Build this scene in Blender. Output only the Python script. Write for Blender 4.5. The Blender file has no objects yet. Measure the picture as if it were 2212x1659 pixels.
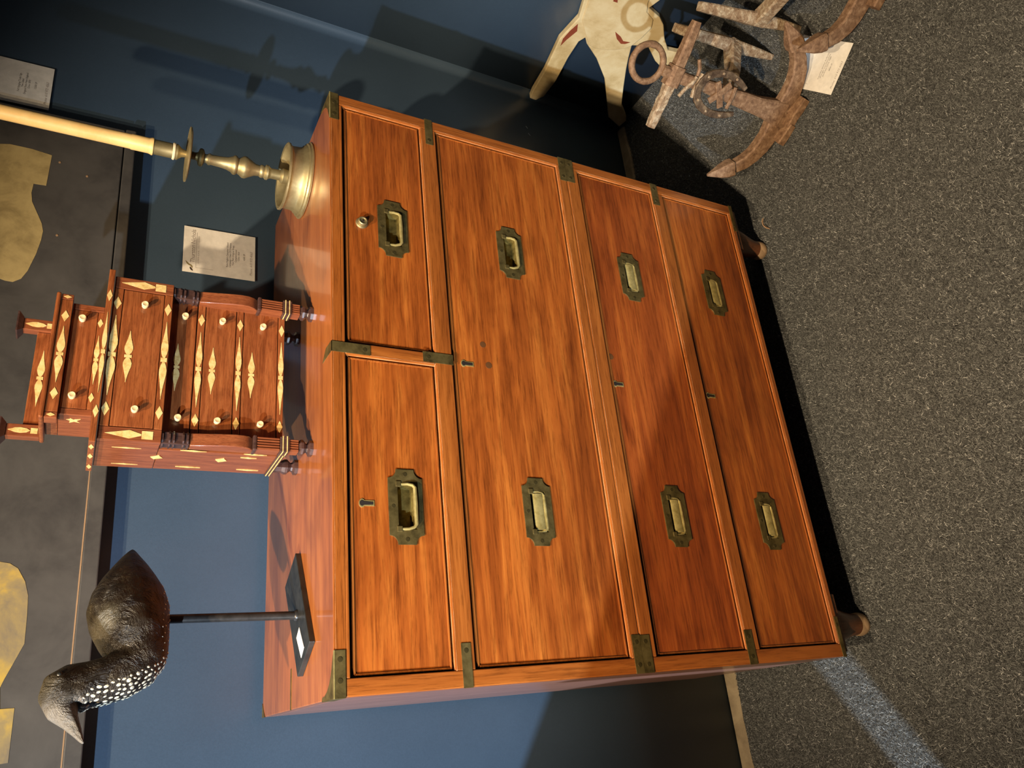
import bpy, math, random
import numpy as np
from mathutils import Vector, Matrix
random.seed(7); np.random.seed(7)
scene = bpy.context.scene
COL = scene.collection
R = math.radians

# ------------------------------------------------------------------ camera, world, lights, exposure
cam_d = bpy.data.cameras.new('camera'); cam = bpy.data.objects.new('camera', cam_d); COL.objects.link(cam)
FW = Vector((0.3987, 0.7904, -0.4651)).normalized()
UPR = Vector((0.9117, -0.3967, 0.1074))
UPR = (UPR - FW * UPR.dot(FW)).normalized()
RGT = UPR.cross(-FW)                      # the phone was held sideways: picture right is world down
M = Matrix((RGT, UPR, -FW)).transposed().to_4x4(); M.translation = Vector((-0.0509, -1.0320, 1.3852))
cam.matrix_world = M
cam_d.sensor_fit = 'HORIZONTAL'; cam_d.sensor_width = 36.0; cam_d.lens = 1676.2 / 2212 * 36.0
cam_d.clip_start = 0.02
scene.camera = cam

w = bpy.data.worlds.new('world'); scene.world = w; w.use_nodes = True
w.node_tree.nodes['Background'].inputs[0].default_value = (0.80, 0.86, 1.0, 1)
w.node_tree.nodes['Background'].inputs[1].default_value = 0.027

def spot(name, loc, aim, power, color, size, blend=0.5, radius=0.03):
    d = bpy.data.lights.new(name, 'SPOT'); o = bpy.data.objects.new(name, d); COL.objects.link(o)
    d.energy = power; d.color = color; d.spot_size = R(size); d.spot_blend = blend; d.shadow_soft_size = radius
    o.location = loc
    o.rotation_euler = (Vector(aim) - Vector(loc)).to_track_quat('-Z', 'Y').to_euler()
    return o
WARM = (1.0, 0.77, 0.50); COOL = (0.66, 0.82, 1.0)
spot('spot_warm_key', (-0.45, -0.80, 2.75), (0.30, 0.02, 0.95), 215, WARM, 70, 1.0, 0.02)
spot('spot_warm_side', (-1.48, -1.27, 3.04), (1.25, -0.05, 0.20), 520, WARM, 46, 0.8, 0.025)
spot('spot_cool_far', (-3.5, -2.18, 2.63), (-0.28, 0.3, 0.70), 1900, COOL, 36, 1.0, 0.03)

scene.view_settings.view_transform = 'Standard'; scene.view_settings.look = 'None'
scene.view_settings.exposure = 0.0; scene.view_settings.gamma = 1.0
scene.view_settings.use_curve_mapping = False

# ------------------------------------------------------------------ helpers
def wloc(o):
    v = Vector((0, 0, 0))
    while o: v += o.location; o = o.parent
    return v
def tag(o, label=None, cat=None, group=None, kind=None):
    if label: o['label'] = label
    if cat: o['category'] = cat
    if group: o['group'] = group
    if kind: o['kind'] = kind
    return o
def thing(name, loc, label, cat, group=None):
    o = bpy.data.objects.new(name, None); COL.objects.link(o); o.location = loc; o.empty_display_size = 0.05
    return tag(o, label, cat, group)

class MB:
    def __init__(s): s.v = []; s.f = []
    def add(s, vs, fs):
        n = len(s.v); s.v += [tuple(v) for v in vs]; s.f += [tuple(i + n for i in f) for f in fs]; return s
    def box(s, x0, x1, y0, y1, z0, z1):
        return s.add([(x0,y0,z0),(x1,y0,z0),(x1,y1,z0),(x0,y1,z0),(x0,y0,z1),(x1,y0,z1),(x1,y1,z1),(x0,y1,z1)],
                     [(3,2,1,0),(4,5,6,7),(0,1,5,4),(1,2,6,5),(2,3,7,6),(3,0,4,7)])
    def prism(s, poly, fn0, fn1):
        """poly: 2D outline; fn0 / fn1 map a 2D point to the two end faces"""
        n = len(poly); a = [fn0(*p) for p in poly]; b = [fn1(*p) for p in poly]
        return s.add(a + b, [tuple(range(n))[::-1], tuple(range(n, 2*n))] + [(i, (i+1) % n, n + (i+1) % n, n + i) for i in range(n)])
    def xz(s, poly, y0, y1): return s.prism(poly, lambda a, b: (a, y0, b), lambda a, b: (a, y1, b))
    def yz(s, poly, x0, x1): return s.prism(poly, lambda a, b: (x0, a, b), lambda a, b: (x1, a, b))
    def xy(s, poly, z0, z1): return s.prism(poly, lambda a, b: (a, b, z0), lambda a, b: (a, b, z1))
    def lathe(s, prof, c, seg=40, axis='z', rot=0.0):
        vs = []; fs = []; n = len(prof)
        for k in range(seg):
            t = 2*math.pi*k/seg + rot; ct, st = math.cos(t), math.sin(t)
            for r, h in prof:
                if axis == 'z': vs.append((c[0]+r*ct, c[1]+r*st, c[2]+h))
                elif axis == 'y': vs.append((c[0]+r*ct, c[1]+h, c[2]+r*st))
                else: vs.append((c[0]+h, c[1]+r*ct, c[2]+r*st))
        for k in range(seg):
            k2 = (k+1) % seg
            for i in range(n-1): fs.append((k*n+i, k2*n+i, k2*n+i+1, k*n+i+1))
        fs.append(tuple(k*n for k in range(seg))[::-1]); fs.append(tuple(k*n+n-1 for k in range(seg)))
        return s.add(vs, fs)
    def sweep(s, pts, secs, up, closed=False):
        """pts: 3D path, secs: per point list of (side, up) offsets, up: reference vector"""
        pts = [Vector(p) for p in pts]; up = Vector(up).normalized(); n = len(pts); m = len(secs[0]); vs = []; fs = []
        for i, p in enumerate(pts):
            if closed: t = pts[(i+1) % n] - pts[i-1]
            else: t = pts[min(i+1, n-1)] - pts[max(i-1, 0)]
            t.normalize(); side = t.cross(up)
            if side.length < 1e-6: side = Vector((1, 0, 0))
            side.normalize(); u2 = side.cross(t).normalized()
            for a, b in secs[i]: vs.append(p + side*a + u2*b)
        for i in range(n if closed else n-1):
            i2 = (i+1) % n
            for j in range(m):
                j2 = (j+1) % m; fs.append((i*m+j, i*m+j2, i2*m+j2, i2*m+j))
        if not closed: fs.append(tuple(range(m))[::-1]); fs.append(tuple((n-1)*m+j for j in range(m)))
        return s.add(vs, fs)
    def rod(s, pts, rad, up=(0, 0, 1), seg=10, closed=False):
        rad = rad if isinstance(rad, (list, tuple)) else [rad]*len(pts)
        return s.sweep(pts, [[(r*math.cos(2*math.pi*k/seg), r*math.sin(2*math.pi*k/seg)) for k in range(seg)] for r in rad], up, closed)
    def bar(s, pts, sizes, up, chamfer=0.25):
        secs = []
        for a, b in sizes:
            a /= 2; b /= 2; c = min(a, b)*chamfer
            secs.append([(a, -b+c), (a, b-c), (a-c, b), (-a+c, b), (-a, b-c), (-a, -b+c), (-a+c, -b), (a-c, -b)])
        return s.sweep(pts, secs, up)
    def build(s, name, mat, parent=None, smooth=False, bevel=0.0, seg=2, fix=True):
        off = wloc(parent) if parent else Vector((0, 0, 0))
        me = bpy.data.meshes.new(name); me.from_pydata([tuple(Vector(v) - off) for v in s.v], [], s.f)
        if fix:
            import bmesh
            bm = bmesh.new(); bm.from_mesh(me); bmesh.ops.recalc_face_normals(bm, faces=bm.faces); bm.to_mesh(me); bm.free()
        o = bpy.data.objects.new(name, me); COL.objects.link(o)
        me.materials.append(mat)
        if parent: o.parent = parent
        if smooth:
            me.polygons.foreach_set('use_smooth', [True]*len(me.polygons))
            try: me.set_sharp_from_angle(angle=R(38))
            except Exception: pass
        if bevel:
            b = o.modifiers.new('bevel', 'BEVEL'); b.width = bevel; b.segments = seg; b.limit_method = 'ANGLE'; b.angle_limit = R(40)
        return o

def frame_with_holes(mb, x0, x1, z0, z1, y0, y1, holes):
    """slab in the xz plane (front y0, back y1) with rectangular holes right through"""
    xs = sorted({x0, x1, *[h[0] for h in holes], *[h[1] for h in holes]}); zs = sorted({z0, z1, *[h[2] for h in holes], *[h[3] for h in holes]})
    solid = lambda i, j: 0 <= i < len(xs)-1 and 0 <= j < len(zs)-1 and not any(h[0]-1e-7 <= xs[i] and xs[i+1] <= h[1]+1e-7 and h[2]-1e-7 <= zs[j] and zs[j+1] <= h[3]+1e-7 for h in holes)
    idx = {}
    vs = []
    def V(i, j, k):
        if (i, j, k) not in idx: idx[(i, j, k)] = len(vs); vs.append((xs[i], (y0, y1)[k], zs[j]))
        return idx[(i, j, k)]
    fs = []
    for i in range(len(xs)-1):
        for j in range(len(zs)-1):
            if not solid(i, j): continue
            fs.append((V(i,j,0), V(i+1,j,0), V(i+1,j+1,0), V(i,j+1,0))); fs.append((V(i,j+1,1), V(i+1,j+1,1), V(i+1,j,1), V(i,j,1)))
            if not solid(i-1, j): fs.append((V(i,j,0), V(i,j+1,0), V(i,j+1,1), V(i,j,1)))
            if not solid(i+1, j): fs.append((V(i+1,j,0), V(i+1,j,1), V(i+1,j+1,1), V(i+1,j+1,0)))
            if not solid(i, j-1): fs.append((V(i,j,0), V(i,j,1), V(i+1,j,1), V(i+1,j,0)))
            if not solid(i, j+1): fs.append((V(i,j+1,0), V(i+1,j+1,0), V(i+1,j+1,1), V(i,j+1,1)))
    return mb.add(vs, fs)

# ------------------------------------------------------------------ materials
def base_mat(name):
    m = bpy.data.materials.new(name); m.use_nodes = True; nt = m.node_tree
    return m, nt, nt.nodes['Principled BSDF']
def N(nt, t, **kw):
    n = nt.nodes.new(t)
    for k, v in kw.items():
        if k in n.inputs: n.inputs[k].default_value = v
        else: setattr(n, k, v)
    return n
def ramp(nt, stops):
    r = nt.nodes.new('ShaderNodeValToRGB'); e = r.color_ramp.elements
    while len(e) < len(stops): e.new(0.5)
    for i, (p, c) in enumerate(stops): e[i].position = p; e[i].color = (*c, 1) if len(c) == 3 else c
    return r
def coords(nt, scale, rand=True):
    tc = N(nt, 'ShaderNodeTexCoord'); mp = N(nt, 'ShaderNodeMapping'); mp.inputs['Scale'].default_value = scale
    if rand:
        oi = N(nt, 'ShaderNodeObjectInfo'); mu = N(nt, 'ShaderNodeVectorMath', operation='MULTIPLY_ADD')
        cx = N(nt, 'ShaderNodeCombineXYZ')
        for k in range(3): nt.links.new(oi.outputs['Random'], cx.inputs[k])
        mu.inputs[1].default_value = (13.7, 7.3, 19.1)
        nt.links.new(cx.outputs[0], mu.inputs[0]); nt.links.new(tc.outputs['Object'], mu.inputs[2]); nt.links.new(mu.outputs[0], mp.inputs['Vector'])
    else: nt.links.new(tc.outputs['Object'], mp.inputs['Vector'])
    return mp.outputs[0]
def noise(nt, vec, scale, detail=6, rough=0.6, dist=0.0):
    n = N(nt, 'ShaderNodeTexNoise'); n.inputs['Scale'].default_value = scale; n.inputs['Detail'].default_value = detail
    n.inputs['Roughness'].default_value = rough; n.inputs['Distortion'].default_value = dist
    nt.links.new(vec, n.inputs['Vector']); return n.outputs['Fac']
def mixc(nt, a, b, fac, mode='MIX'):
    m = N(nt, 'ShaderNodeMix', data_type='RGBA', blend_type=mode)
    for s, v in ((m.inputs[6], a), (m.inputs[7], b), (m.inputs[0], fac)):
        if hasattr(v, 'links') or hasattr(v, 'is_linked'): nt.links.new(v, s)
        elif isinstance(v, (int, float)): s.default_value = v
        else: s.default_value = (*v, 1)
    return m.outputs[2]
def bump(nt, bs, h, strength, dist):
    b = N(nt, 'ShaderNodeBump'); b.inputs['Strength'].default_value = strength; b.inputs['Distance'].default_value = dist
    nt.links.new(h, b.inputs['Height']); nt.links.new(b.outputs[0], bs.inputs['Normal'])

def wood(name, dark, mid, light, grain='x', rough=0.33, coat=0.35, k=1.0, figure=True, coat_rough=0.12, pores=0.6):
    m, nt, bs = base_mat(name)
    sc = {'x': (2.0, 34, 34), 'z': (34, 34, 2.0), 'y': (34, 2.0, 34)}[grain]
    v = coords(nt, tuple(a*k for a in sc))
    g = noise(nt, v, 1.5, 8, 0.68, 0.45)
    cr = ramp(nt, [(0.24, dark), (0.5, mid), (0.78, light)]); nt.links.new(g, cr.inputs[0]); c = cr.outputs[0]
    sc2 = {'x': (6, 105, 105), 'z': (105, 105, 6), 'y': (105, 6, 105)}[grain]
    f = noise(nt, coords(nt, tuple(a*k for a in sc2)), 3.0, 4, 0.7)
    pr = ramp(nt, [(0.36, (0.40, 0.36, 0.33)), (0.50, (1, 1, 1)), (0.68, (1.12, 1.12, 1.12))]); nt.links.new(f, pr.inputs[0])
    c = mixc(nt, c, pr.outputs[0], pores, 'MULTIPLY')
    if figure:
        sc3 = {'x': (3.0, 7, 7), 'z': (7, 7, 3.0), 'y': (7, 3.0, 7)}[grain]
        b = noise(nt, coords(nt, tuple(a*k for a in sc3)), 1.1, 3, 0.55, 1.6)
        br = ramp(nt, [(0.32, (0.55, 0.47, 0.42)), (0.5, (1, 1, 1)), (0.7, (1.18, 1.18, 1.1))]); nt.links.new(b, br.inputs[0])
        c = mixc(nt, c, br.outputs[0], 0.6, 'MULTIPLY')
    nt.links.new(c, bs.inputs['Base Color'])
    bs.inputs['Roughness'].default_value = rough; bs.inputs['Coat Weight'].default_value = coat; bs.inputs['Coat Roughness'].default_value = coat_rough
    bump(nt, bs, f, 0.12, 0.0006)
    return m
def spotty(name, c1, c2, scale, rough=0.5, metal=0.0, bstr=0.0, bdist=0.001, c3=None, lo=0.35, hi=0.65, spec=0.5, detail=6):
    m, nt, bs = base_mat(name); v = coords(nt, (1, 1, 1))
    n = noise(nt, v, scale, detail, 0.65, 0.3)
    st = [(lo, c1), (hi, c2)] if c3 is None else [(lo, c1), ((lo+hi)/2, c2), (hi, c3)]
    cr = ramp(nt, st); nt.links.new(n, cr.inputs[0]); nt.links.new(cr.outputs[0], bs.inputs['Base Color'])
    bs.inputs['Roughness'].default_value = rough; bs.inputs['Metallic'].default_value = metal; bs.inputs['Specular IOR Level'].default_value = spec
    if bstr: bump(nt, bs, n, bstr, bdist)
    return m
def plain(name, c, rough=0.5, metal=0.0, spec=0.5):
    return spotty(name, tuple(a*0.9 for a in c), tuple(min(1, a*1.06) for a in c), 60, rough, metal, spec=spec)

W_D, W_M, W_L = (0.15, 0.030, 0.005), (0.34, 0.082, 0.012), (0.60, 0.19, 0.030)
M_front = wood('camphor_wood_front', W_D, W_M, W_L, 'x', coat=0.22)
M_front_red = wood('camphor_wood_red_front', (0.14, 0.025, 0.005), (0.29, 0.060, 0.010), (0.48, 0.125, 0.020), 'x', coat=0.22)
M_rail = wood('camphor_wood_rail', (0.18, 0.044, 0.007), (0.32, 0.088, 0.014), (0.46, 0.145, 0.026), 'x', figure=False)
M_stile = wood('camphor_wood_stile', (0.18, 0.044, 0.007), (0.32, 0.088, 0.014), (0.46, 0.145, 0.026), 'z', figure=False)
M_top = wood('camphor_wood_top', (0.22, 0.060, 0.015), (0.36, 0.108, 0.026), (0.45, 0.155, 0.040), 'x', rough=0.3, coat=0.6, coat_rough=0.10, pores=0.3)
M_side = wood('camphor_wood_side', (0.16, 0.07, 0.05), (0.24, 0.11, 0.08), (0.32, 0.16, 0.12), 'z', figure=False)
M_lit_edge = spotty('worn_lit_edge', (0.50, 0.17, 0.05), (0.86, 0.47, 0.24), 35, 0.32)  # edge wear, with the highlight from above put into the colour
M_dark = plain('dark_gap', (0.012, 0.006, 0.003), 0.8)
M_plug = plain('dark_wood_plug', (0.12, 0.045, 0.012), 0.5)
M_brass_old = spotty('tarnished_brass', (0.060, 0.044, 0.014), (0.15, 0.11, 0.036), 45, 0.5, 0.6, 0.1, 0.0004, (0.22, 0.165, 0.06), 0.32, 0.72)
M_brass_edge = spotty('rubbed_brass', (0.42, 0.32, 0.10), (0.72, 0.58, 0.23), 70, 0.30, 0.6)
M_candle_brass = spotty('aged_brass', (0.34, 0.265, 0.125), (0.50, 0.41, 0.21), 30, 0.50, 0.82, 0.05, 0.0004)
M_screw = plain('dark_screw', (0.085, 0.064, 0.022), 0.45, 0.6)
M_foot = wood('turned_foot_wood', (0.10, 0.035, 0.014), (0.17, 0.06, 0.022), (0.24, 0.09, 0.035), 'z', figure=False, coat=0.15)
M_foot_pale = plain('worn_foot_end', (0.42, 0.27, 0.15), 0.6)
M_mini = wood('cedar_box_wood', (0.13, 0.032, 0.010), (0.25, 0.070, 0.020), (0.38, 0.13, 0.040), 'x', rough=0.3, coat=0.45, k=3.0)
M_mini_z = wood('cedar_box_wood_upright', (0.13, 0.034, 0.013), (0.22, 0.062, 0.022), (0.31, 0.10, 0.036), 'z', rough=0.32, coat=0.4, k=3.0, figure=False)
M_mini_dark = wood('dark_carved_wood', (0.030, 0.015, 0.012), (0.058, 0.028, 0.022), (0.10, 0.052, 0.042), 'z', rough=0.35, coat=0.3, k=3.0, figure=False)
M_inlay = spotty('pale_wood_inlay', (0.50, 0.32, 0.10), (0.68, 0.48, 0.18), 120, 0.42, c3=(0.74, 0.55, 0.24))
M_knob = spotty('ivory_knob', (0.62, 0.44, 0.20), (0.80, 0.65, 0.38), 160, 0.35)
M_black = spotty('black_paint', (0.012, 0.012, 0.011), (0.030, 0.030, 0.027), 40, 0.35, 0.0)
M_rodm = spotty('black_steel_rod', (0.03, 0.028, 0.026), (0.055, 0.05, 0.047), 60, 0.35, 0.5)
M_paper = plain('white_card', (0.86, 0.83, 0.76), 0.7)
M_ink = plain('grey_print', (0.16, 0.14, 0.13), 0.7)
M_ink_l = plain('pale_grey_print', (0.36, 0.31, 0.28), 0.7)
M_olive = plain('olive_print', (0.27, 0.22, 0.10), 0.7)
M_brown_ink = plain('dark_brown_print', (0.05, 0.03, 0.025), 0.7)
M_candle = spotty('yellow_tallow', (0.72, 0.46, 0.16), (0.84, 0.60, 0.26), 14, 0.45)
M_candle.node_tree.nodes['Principled BSDF'].inputs['Subsurface Weight'].default_value = 0.25
M_candle.node_tree.nodes['Principled BSDF'].inputs['Subsurface Radius'].default_value = (0.012, 0.006, 0.002)
M_wax = plain('pale_wax', (0.72, 0.62, 0.42), 0.5)
M_rust = spotty('rusty_iron', (0.13, 0.066, 0.032), (0.23, 0.128, 0.066), 95, 0.72, 0.12, 0.5, 0.003, (0.35, 0.22, 0.125), 0.33, 0.70)
M_rust_l = spotty('flaking_iron', (0.18, 0.10, 0.05), (0.34, 0.235, 0.14), 85, 0.75, 0.1, 0.9, 0.005, (0.55, 0.45, 0.31), 0.32, 0.66)
M_rust_d = spotty('dark_iron', (0.06, 0.035, 0.02), (0.13, 0.085, 0.05), 70, 0.6, 0.3, 0.6, 0.003, (0.28, 0.20, 0.12), 0.35, 0.7)
M_cream = spotty('cream_paint', (0.42, 0.30, 0.13), (0.58, 0.45, 0.24), 9, 0.55, c3=(0.66, 0.55, 0.33), bstr=0.06, bdist=0.002)
M_redp = plain('red_brown_paint', (0.22, 0.045, 0.018), 0.6)
M_tape = spotty('torn_paper_tape', (0.20, 0.15, 0.09), (0.33, 0.26, 0.16), 22, 0.85, bstr=0.3, bdist=0.002)
M_board = spotty('black_sign_board', (0.038, 0.033, 0.028), (0.066, 0.058, 0.048), 10, 0.55, c3=(0.085, 0.075, 0.062), lo=0.3, hi=0.72, bstr=0.12, bdist=0.0008, detail=10)
M_boardedge = plain('bare_wood_edge', (0.33, 0.19, 0.09), 0.7)
M_gold = spotty('worn_gold_paint', (0.25, 0.175, 0.065), (0.43, 0.31, 0.12), 16, 0.5, c3=(0.52, 0.38, 0.15), lo=0.3, hi=0.7, detail=10)
M_gold_b = spotty('bright_gold_paint', (0.18, 0.14, 0.09), (0.30, 0.215, 0.085), 11, 0.5, c3=(0.52, 0.33, 0.05), lo=0.36, hi=0.64, detail=10)
M_lint = plain('white_lint', (0.85, 0.87, 0.9), 0.8)

def fabric():
    m, nt, bs = base_mat('navy_wall_fabric'); v = coords(nt, (1, 1, 1), False)
    n = noise(nt, v, 2.2, 4, 0.5); cr = ramp(nt, [(0.3, (0.036, 0.060, 0.092)), (0.7, (0.052, 0.084, 0.126))]); nt.links.new(n, cr.inputs[0])
    w = noise(nt, v, 420, 2, 0.5); c = mixc(nt, cr.outputs[0], w, 0.25, 'MULTIPLY'); c2 = mixc(nt, c, (1.22, 1.22, 1.22), 1.0, 'MULTIPLY')
    nt.links.new(c2, bs.inputs['Base Color']); bs.inputs['Roughness'].default_value = 0.34; bs.inputs['Specular IOR Level'].default_value = 0.9
    bump(nt, bs, w, 0.15, 0.0006); return m
M_fabric = fabric()
def carpet(name, lo, mid, hi):
    m, nt, bs = base_mat(name); v = coords(nt, (1, 1, 1), False)
    n = noise(nt, v, 260, 3, 0.7); n2 = noise(nt, v, 6, 4, 0.6)
    cr = ramp(nt, [(0.33, lo), (0.52, mid), (0.72, hi)]); nt.links.new(n, cr.inputs[0])
    c = mixc(nt, cr.outputs[0], n2, 0.55, 'MULTIPLY'); c = mixc(nt, c, (1.45, 1.45, 1.45), 1.0, 'MULTIPLY'); nt.links.new(c, bs.inputs['Base Color'])
    bs.inputs['Roughness'].default_value = 0.95; bs.inputs['Specular IOR Level'].default_value = 0.1
    bump(nt, bs, n, 0.9, 0.004); return m
M_carpet = carpet('grey_carpet', (0.028, 0.028, 0.027), (0.095, 0.096, 0.092), (0.25, 0.25, 0.24))
def pile_mat():
    m, nt, bs = base_mat('carpet_pile'); a = N(nt, 'ShaderNodeAttribute', attribute_name='tone')
    cr = ramp(nt, [(0.0, (0.022, 0.022, 0.021)), (0.5, (0.098, 0.099, 0.094)), (0.9, (0.28, 0.285, 0.27)), (1.0, (0.60, 0.60, 0.57))])
    nt.links.new(a.outputs['Fac'], cr.inputs[0]); nt.links.new(cr.outputs[0], bs.inputs['Base Color'])
    bs.inputs['Roughness'].default_value = 0.8; bs.inputs['Specular IOR Level'].default_value = 0.15; return m
M_pile = pile_mat()

# ------------------------------------------------------------------ setting
WY, RX, H = 0.4656, 1.692, 1.0856
m = MB().box(-3.2, 2.0, -4.2, 0.75, -0.05, 0.0)
floor = tag(m.build('floor', M_carpet), kind='structure', label='dark grey needle felt carpet floor')
# back wall with the fabric turning softly round the inner corner into the right wall
RC = 0.022
prof = [(-3.2, WY), (-0.9, WY), (0.0, WY), (0.8, WY), (RX-RC, WY)] + [(RX-RC+RC*math.sin(R(a)), WY-RC+RC*math.cos(R(a))) for a in range(6, 90, 6)] + [(RX, WY-RC)]
def wall_strip(name, pts, z1, thick):
    mb = MB(); outer = []
    n = len(pts); zs = [0.0, 0.6, 1.2, 1.8, z1]
    vs = [(x, y, z) for z in zs for x, y in pts]; fs = [(k*n+i, k*n+i+1, (k+1)*n+i+1, (k+1)*n+i) for k in range(len(zs)-1) for i in range(n-1)]
    mb.add(vs, fs); o = mb.build(name, M_fabric, smooth=True, fix=False)
    s = o.modifiers.new('thickness', 'SOLIDIFY'); s.thickness = thick; s.offset = -1
    return tag(o, kind='structure')
tag(wall_strip('wall_back', prof, 2.5, 0.03), label='navy fabric back wall with soft inner corner')
tag(wall_strip('wall_right', [(RX, WY-RC), (RX, 0.0), (RX, -1.0), (RX, -3.0)], 2.5, 0.03), label='navy fabric right wall')
# unseen fabric panels added on the left, with a gap, to shade the lower wall and floor from the far cool lamp
m = MB().box(-1.03, -1.0, -0.483, WY-0.002, 0, 1.105); tag(m.build('added_shade_panel', M_fabric), kind='structure', label='low navy fabric panel added unseen to shade the wall')
m = MB().box(-1.03, -1.0, -3.6, -0.572, 0, 1.26); tag(m.build('added_shade_panel', M_fabric), kind='structure', label='long navy fabric panel added unseen to shade the floor')
# torn paper tape along the foot of the back wall
random.seed(3)
pts_a = []; x = -1.6
while x < RX-0.03: pts_a.append((x, WY-0.0242-0.006*random.random()-(0.010*max(0, math.sin(x*9+0.6)))))  ; x += 0.035
poly = [(-1.6, WY-0.002)] + pts_a + [(RX-0.03, WY-0.002)]
mb = MB(); n = len(pts_a)
vs = [(p[0], WY-0.001, 0.0105) for p in pts_a] + [(p[0], p[1]+0.006, 0.0075) for p in pts_a] + [(p[0], p[1], 0.0012) for p in pts_a]
fs = [(i, i+1, n+i+1, n+i) for i in range(n-1)] + [(n+i, n+i+1, 2*n+i+1, 2*n+i) for i in range(n-1)]
mb.add(vs, fs); tag(mb.build('trim_1', M_tape), kind='structure', label='torn tan paper tape along the wall foot')

# carpet pile: short curled fibres, nobody could count them
def carpet_pile(n):
    x = np.random.uniform(-0.40, RX-0.01, n*2); y = np.random.uniform(-0.75, WY-0.03, n*2)
    keep = ~((x > 0.02) & (x < 0.98) & (y > 0.16) & (y < 0.42)) & (y > -0.30 - 0.33*(x+0.3))
    x = x[keep][:n]; y = y[keep][:n]; n = len(x)
    th = np.random.uniform(0, 2*np.pi, n); L = np.random.uniform(0.004, 0.0095, n); wd = np.random.uniform(0.00035, 0.0008, n)
    h = np.random.uniform(0.0012, 0.0052, n); bend = np.random.uniform(-0.9, 0.9, n)
    ux, uy = np.cos(th), np.sin(th); px, py = -uy, ux
    P = np.zeros((n, 6, 3), np.float32)
    for k, (t, zz) in enumerate(((-0.5, 0.0), (0.0, 1.0), (0.5, 0.35))):
        cx = x + ux*L*t + px*bend*L*(t*t)*1.2; cy = y + uy*L*t + py*bend*L*(t*t)*1.2; cz = h*zz + 0.0003
        for s_, j in ((-1, 0), (1, 1)):
            P[:, 2*k+j, 0] = cx + s_*px*wd*0.5; P[:, 2*k+j, 1] = cy + s_*py*wd*0.5; P[:, 2*k+j, 2] = cz
    me = bpy.data.meshes.new('carpet_pile'); me.vertices.add(n*6); me.vertices.foreach_set('co', P.ravel())
    b = (np.arange(n)*6)[:, None]; q = np.concatenate([b+np.array([[0, 1, 3, 2]]), b+np.array([[2, 3, 5, 4]])], 1).reshape(-1)
    me.loops.add(n*8); me.loops.foreach_set('vertex_index', q.astype(np.int32))
    me.polygons.add(n*2); me.polygons.foreach_set('loop_start', (np.arange(n*2)*4).astype(np.int32)); me.polygons.foreach_set('loop_total', np.full(n*2, 4, np.int32))
    at = me.attributes.new('tone', 'FLOAT', 'POINT'); tone = np.clip(np.random.normal(0.46, 0.24, n), 0, 0.93); tone[np.random.rand(n) < 0.012] = 1.0
    at.data.foreach_set('value', np.repeat(tone, 6).astype(np.float32))
    me.update(); me.validate(); me.materials.append(M_pile)
    o = bpy.data.objects.new('carpet_pile', me); COL.objects.link(o); o.parent = floor; o['kind'] = 'stuff'
carpet_pile(440000)

# ------------------------------------------------------------------ campaign chest
D = 0.424; ZB = 0.1365; ZS = 0.5965
chest = thing('campaign_chest', (0.5, D/2, 0), 'large reddish camphor wood campaign chest with five drawers and flush brass pulls', 'chest')
# carcass: open box so that the drawers sit in real openings
m = MB().box(0, 1, 0.0215, D, ZB, ZB+0.012).box(0, 0.02, 0.0215, D, ZB+0.012, H-0.016).box(0.98, 1, 0.0215, D, ZB+0.012, H-0.016).box(0.02, 0.98, D-0.012, D, ZB+0.012, H-0.016)
m.build('carcass', M_side, chest, bevel=0.0012)
MB().box(0, 1, 0.0005, D, H-0.016, H).build('top', M_top, chest, bevel=0.0012)
def rail(x0, x1, z0, z1, mat=M_rail, name='rail'):
    return MB().box(x0, x1, 0.0, 0.021, z0, z1).build(name, mat, chest, bevel=0.0014)
SX = 0.0225
rail(SX, 1-SX, 1.0640, H-0.0165)                           # below the top
MB().box(0.0, 1.0, 0.0, 0.0005, H-0.016, H-0.0005).build('top_edge', M_rail, chest)
rail(SX, 1-SX, 0.8855, 0.9160)
rail(SX, 1-SX, ZS+0.0006, 0.6170); rail(SX, 1-SX, 0.5680, ZS-0.0006)
rail(SX, 1-SX, 0.3450, 0.3740)
rail(SX, 1-SX, ZB, 0.1490)
for x0, x1 in ((0.0, SX), (1-SX, 1.0)):
    rail(x0, x1, ZS+0.0006, H-0.0165, M_stile, 'stile'); rail(x0, x1, ZB, ZS-0.0006, M_stile, 'stile')
rail(0.4865, 0.5075, 0.9162, 1.0638, M_stile, 'stile')
M_recess = spotty('recess_brass', (0.10, 0.070, 0.016), (0.32, 0.24, 0.07), 60, 0.34, 0.6)
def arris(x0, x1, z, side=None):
    # front edge of the frame round an opening, pale from wear and painted-in light
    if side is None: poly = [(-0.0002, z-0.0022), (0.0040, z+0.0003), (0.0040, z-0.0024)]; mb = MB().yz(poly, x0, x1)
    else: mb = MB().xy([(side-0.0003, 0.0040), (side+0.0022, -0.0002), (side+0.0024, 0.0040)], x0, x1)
    return mb.build('worn_lit_arris', M_lit_edge, chest)
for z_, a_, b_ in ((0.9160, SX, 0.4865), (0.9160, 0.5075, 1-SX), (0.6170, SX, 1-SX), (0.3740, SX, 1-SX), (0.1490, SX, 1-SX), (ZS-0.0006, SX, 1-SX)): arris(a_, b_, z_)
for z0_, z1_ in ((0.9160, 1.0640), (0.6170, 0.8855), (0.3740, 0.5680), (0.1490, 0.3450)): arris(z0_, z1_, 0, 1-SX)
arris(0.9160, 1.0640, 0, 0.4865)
arris(0.058, 0.488, H-0.0004); arris(0.506, 0.942, H-0.0004)  # bright line on the top's front edge, a highlight painted as pale strip
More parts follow.
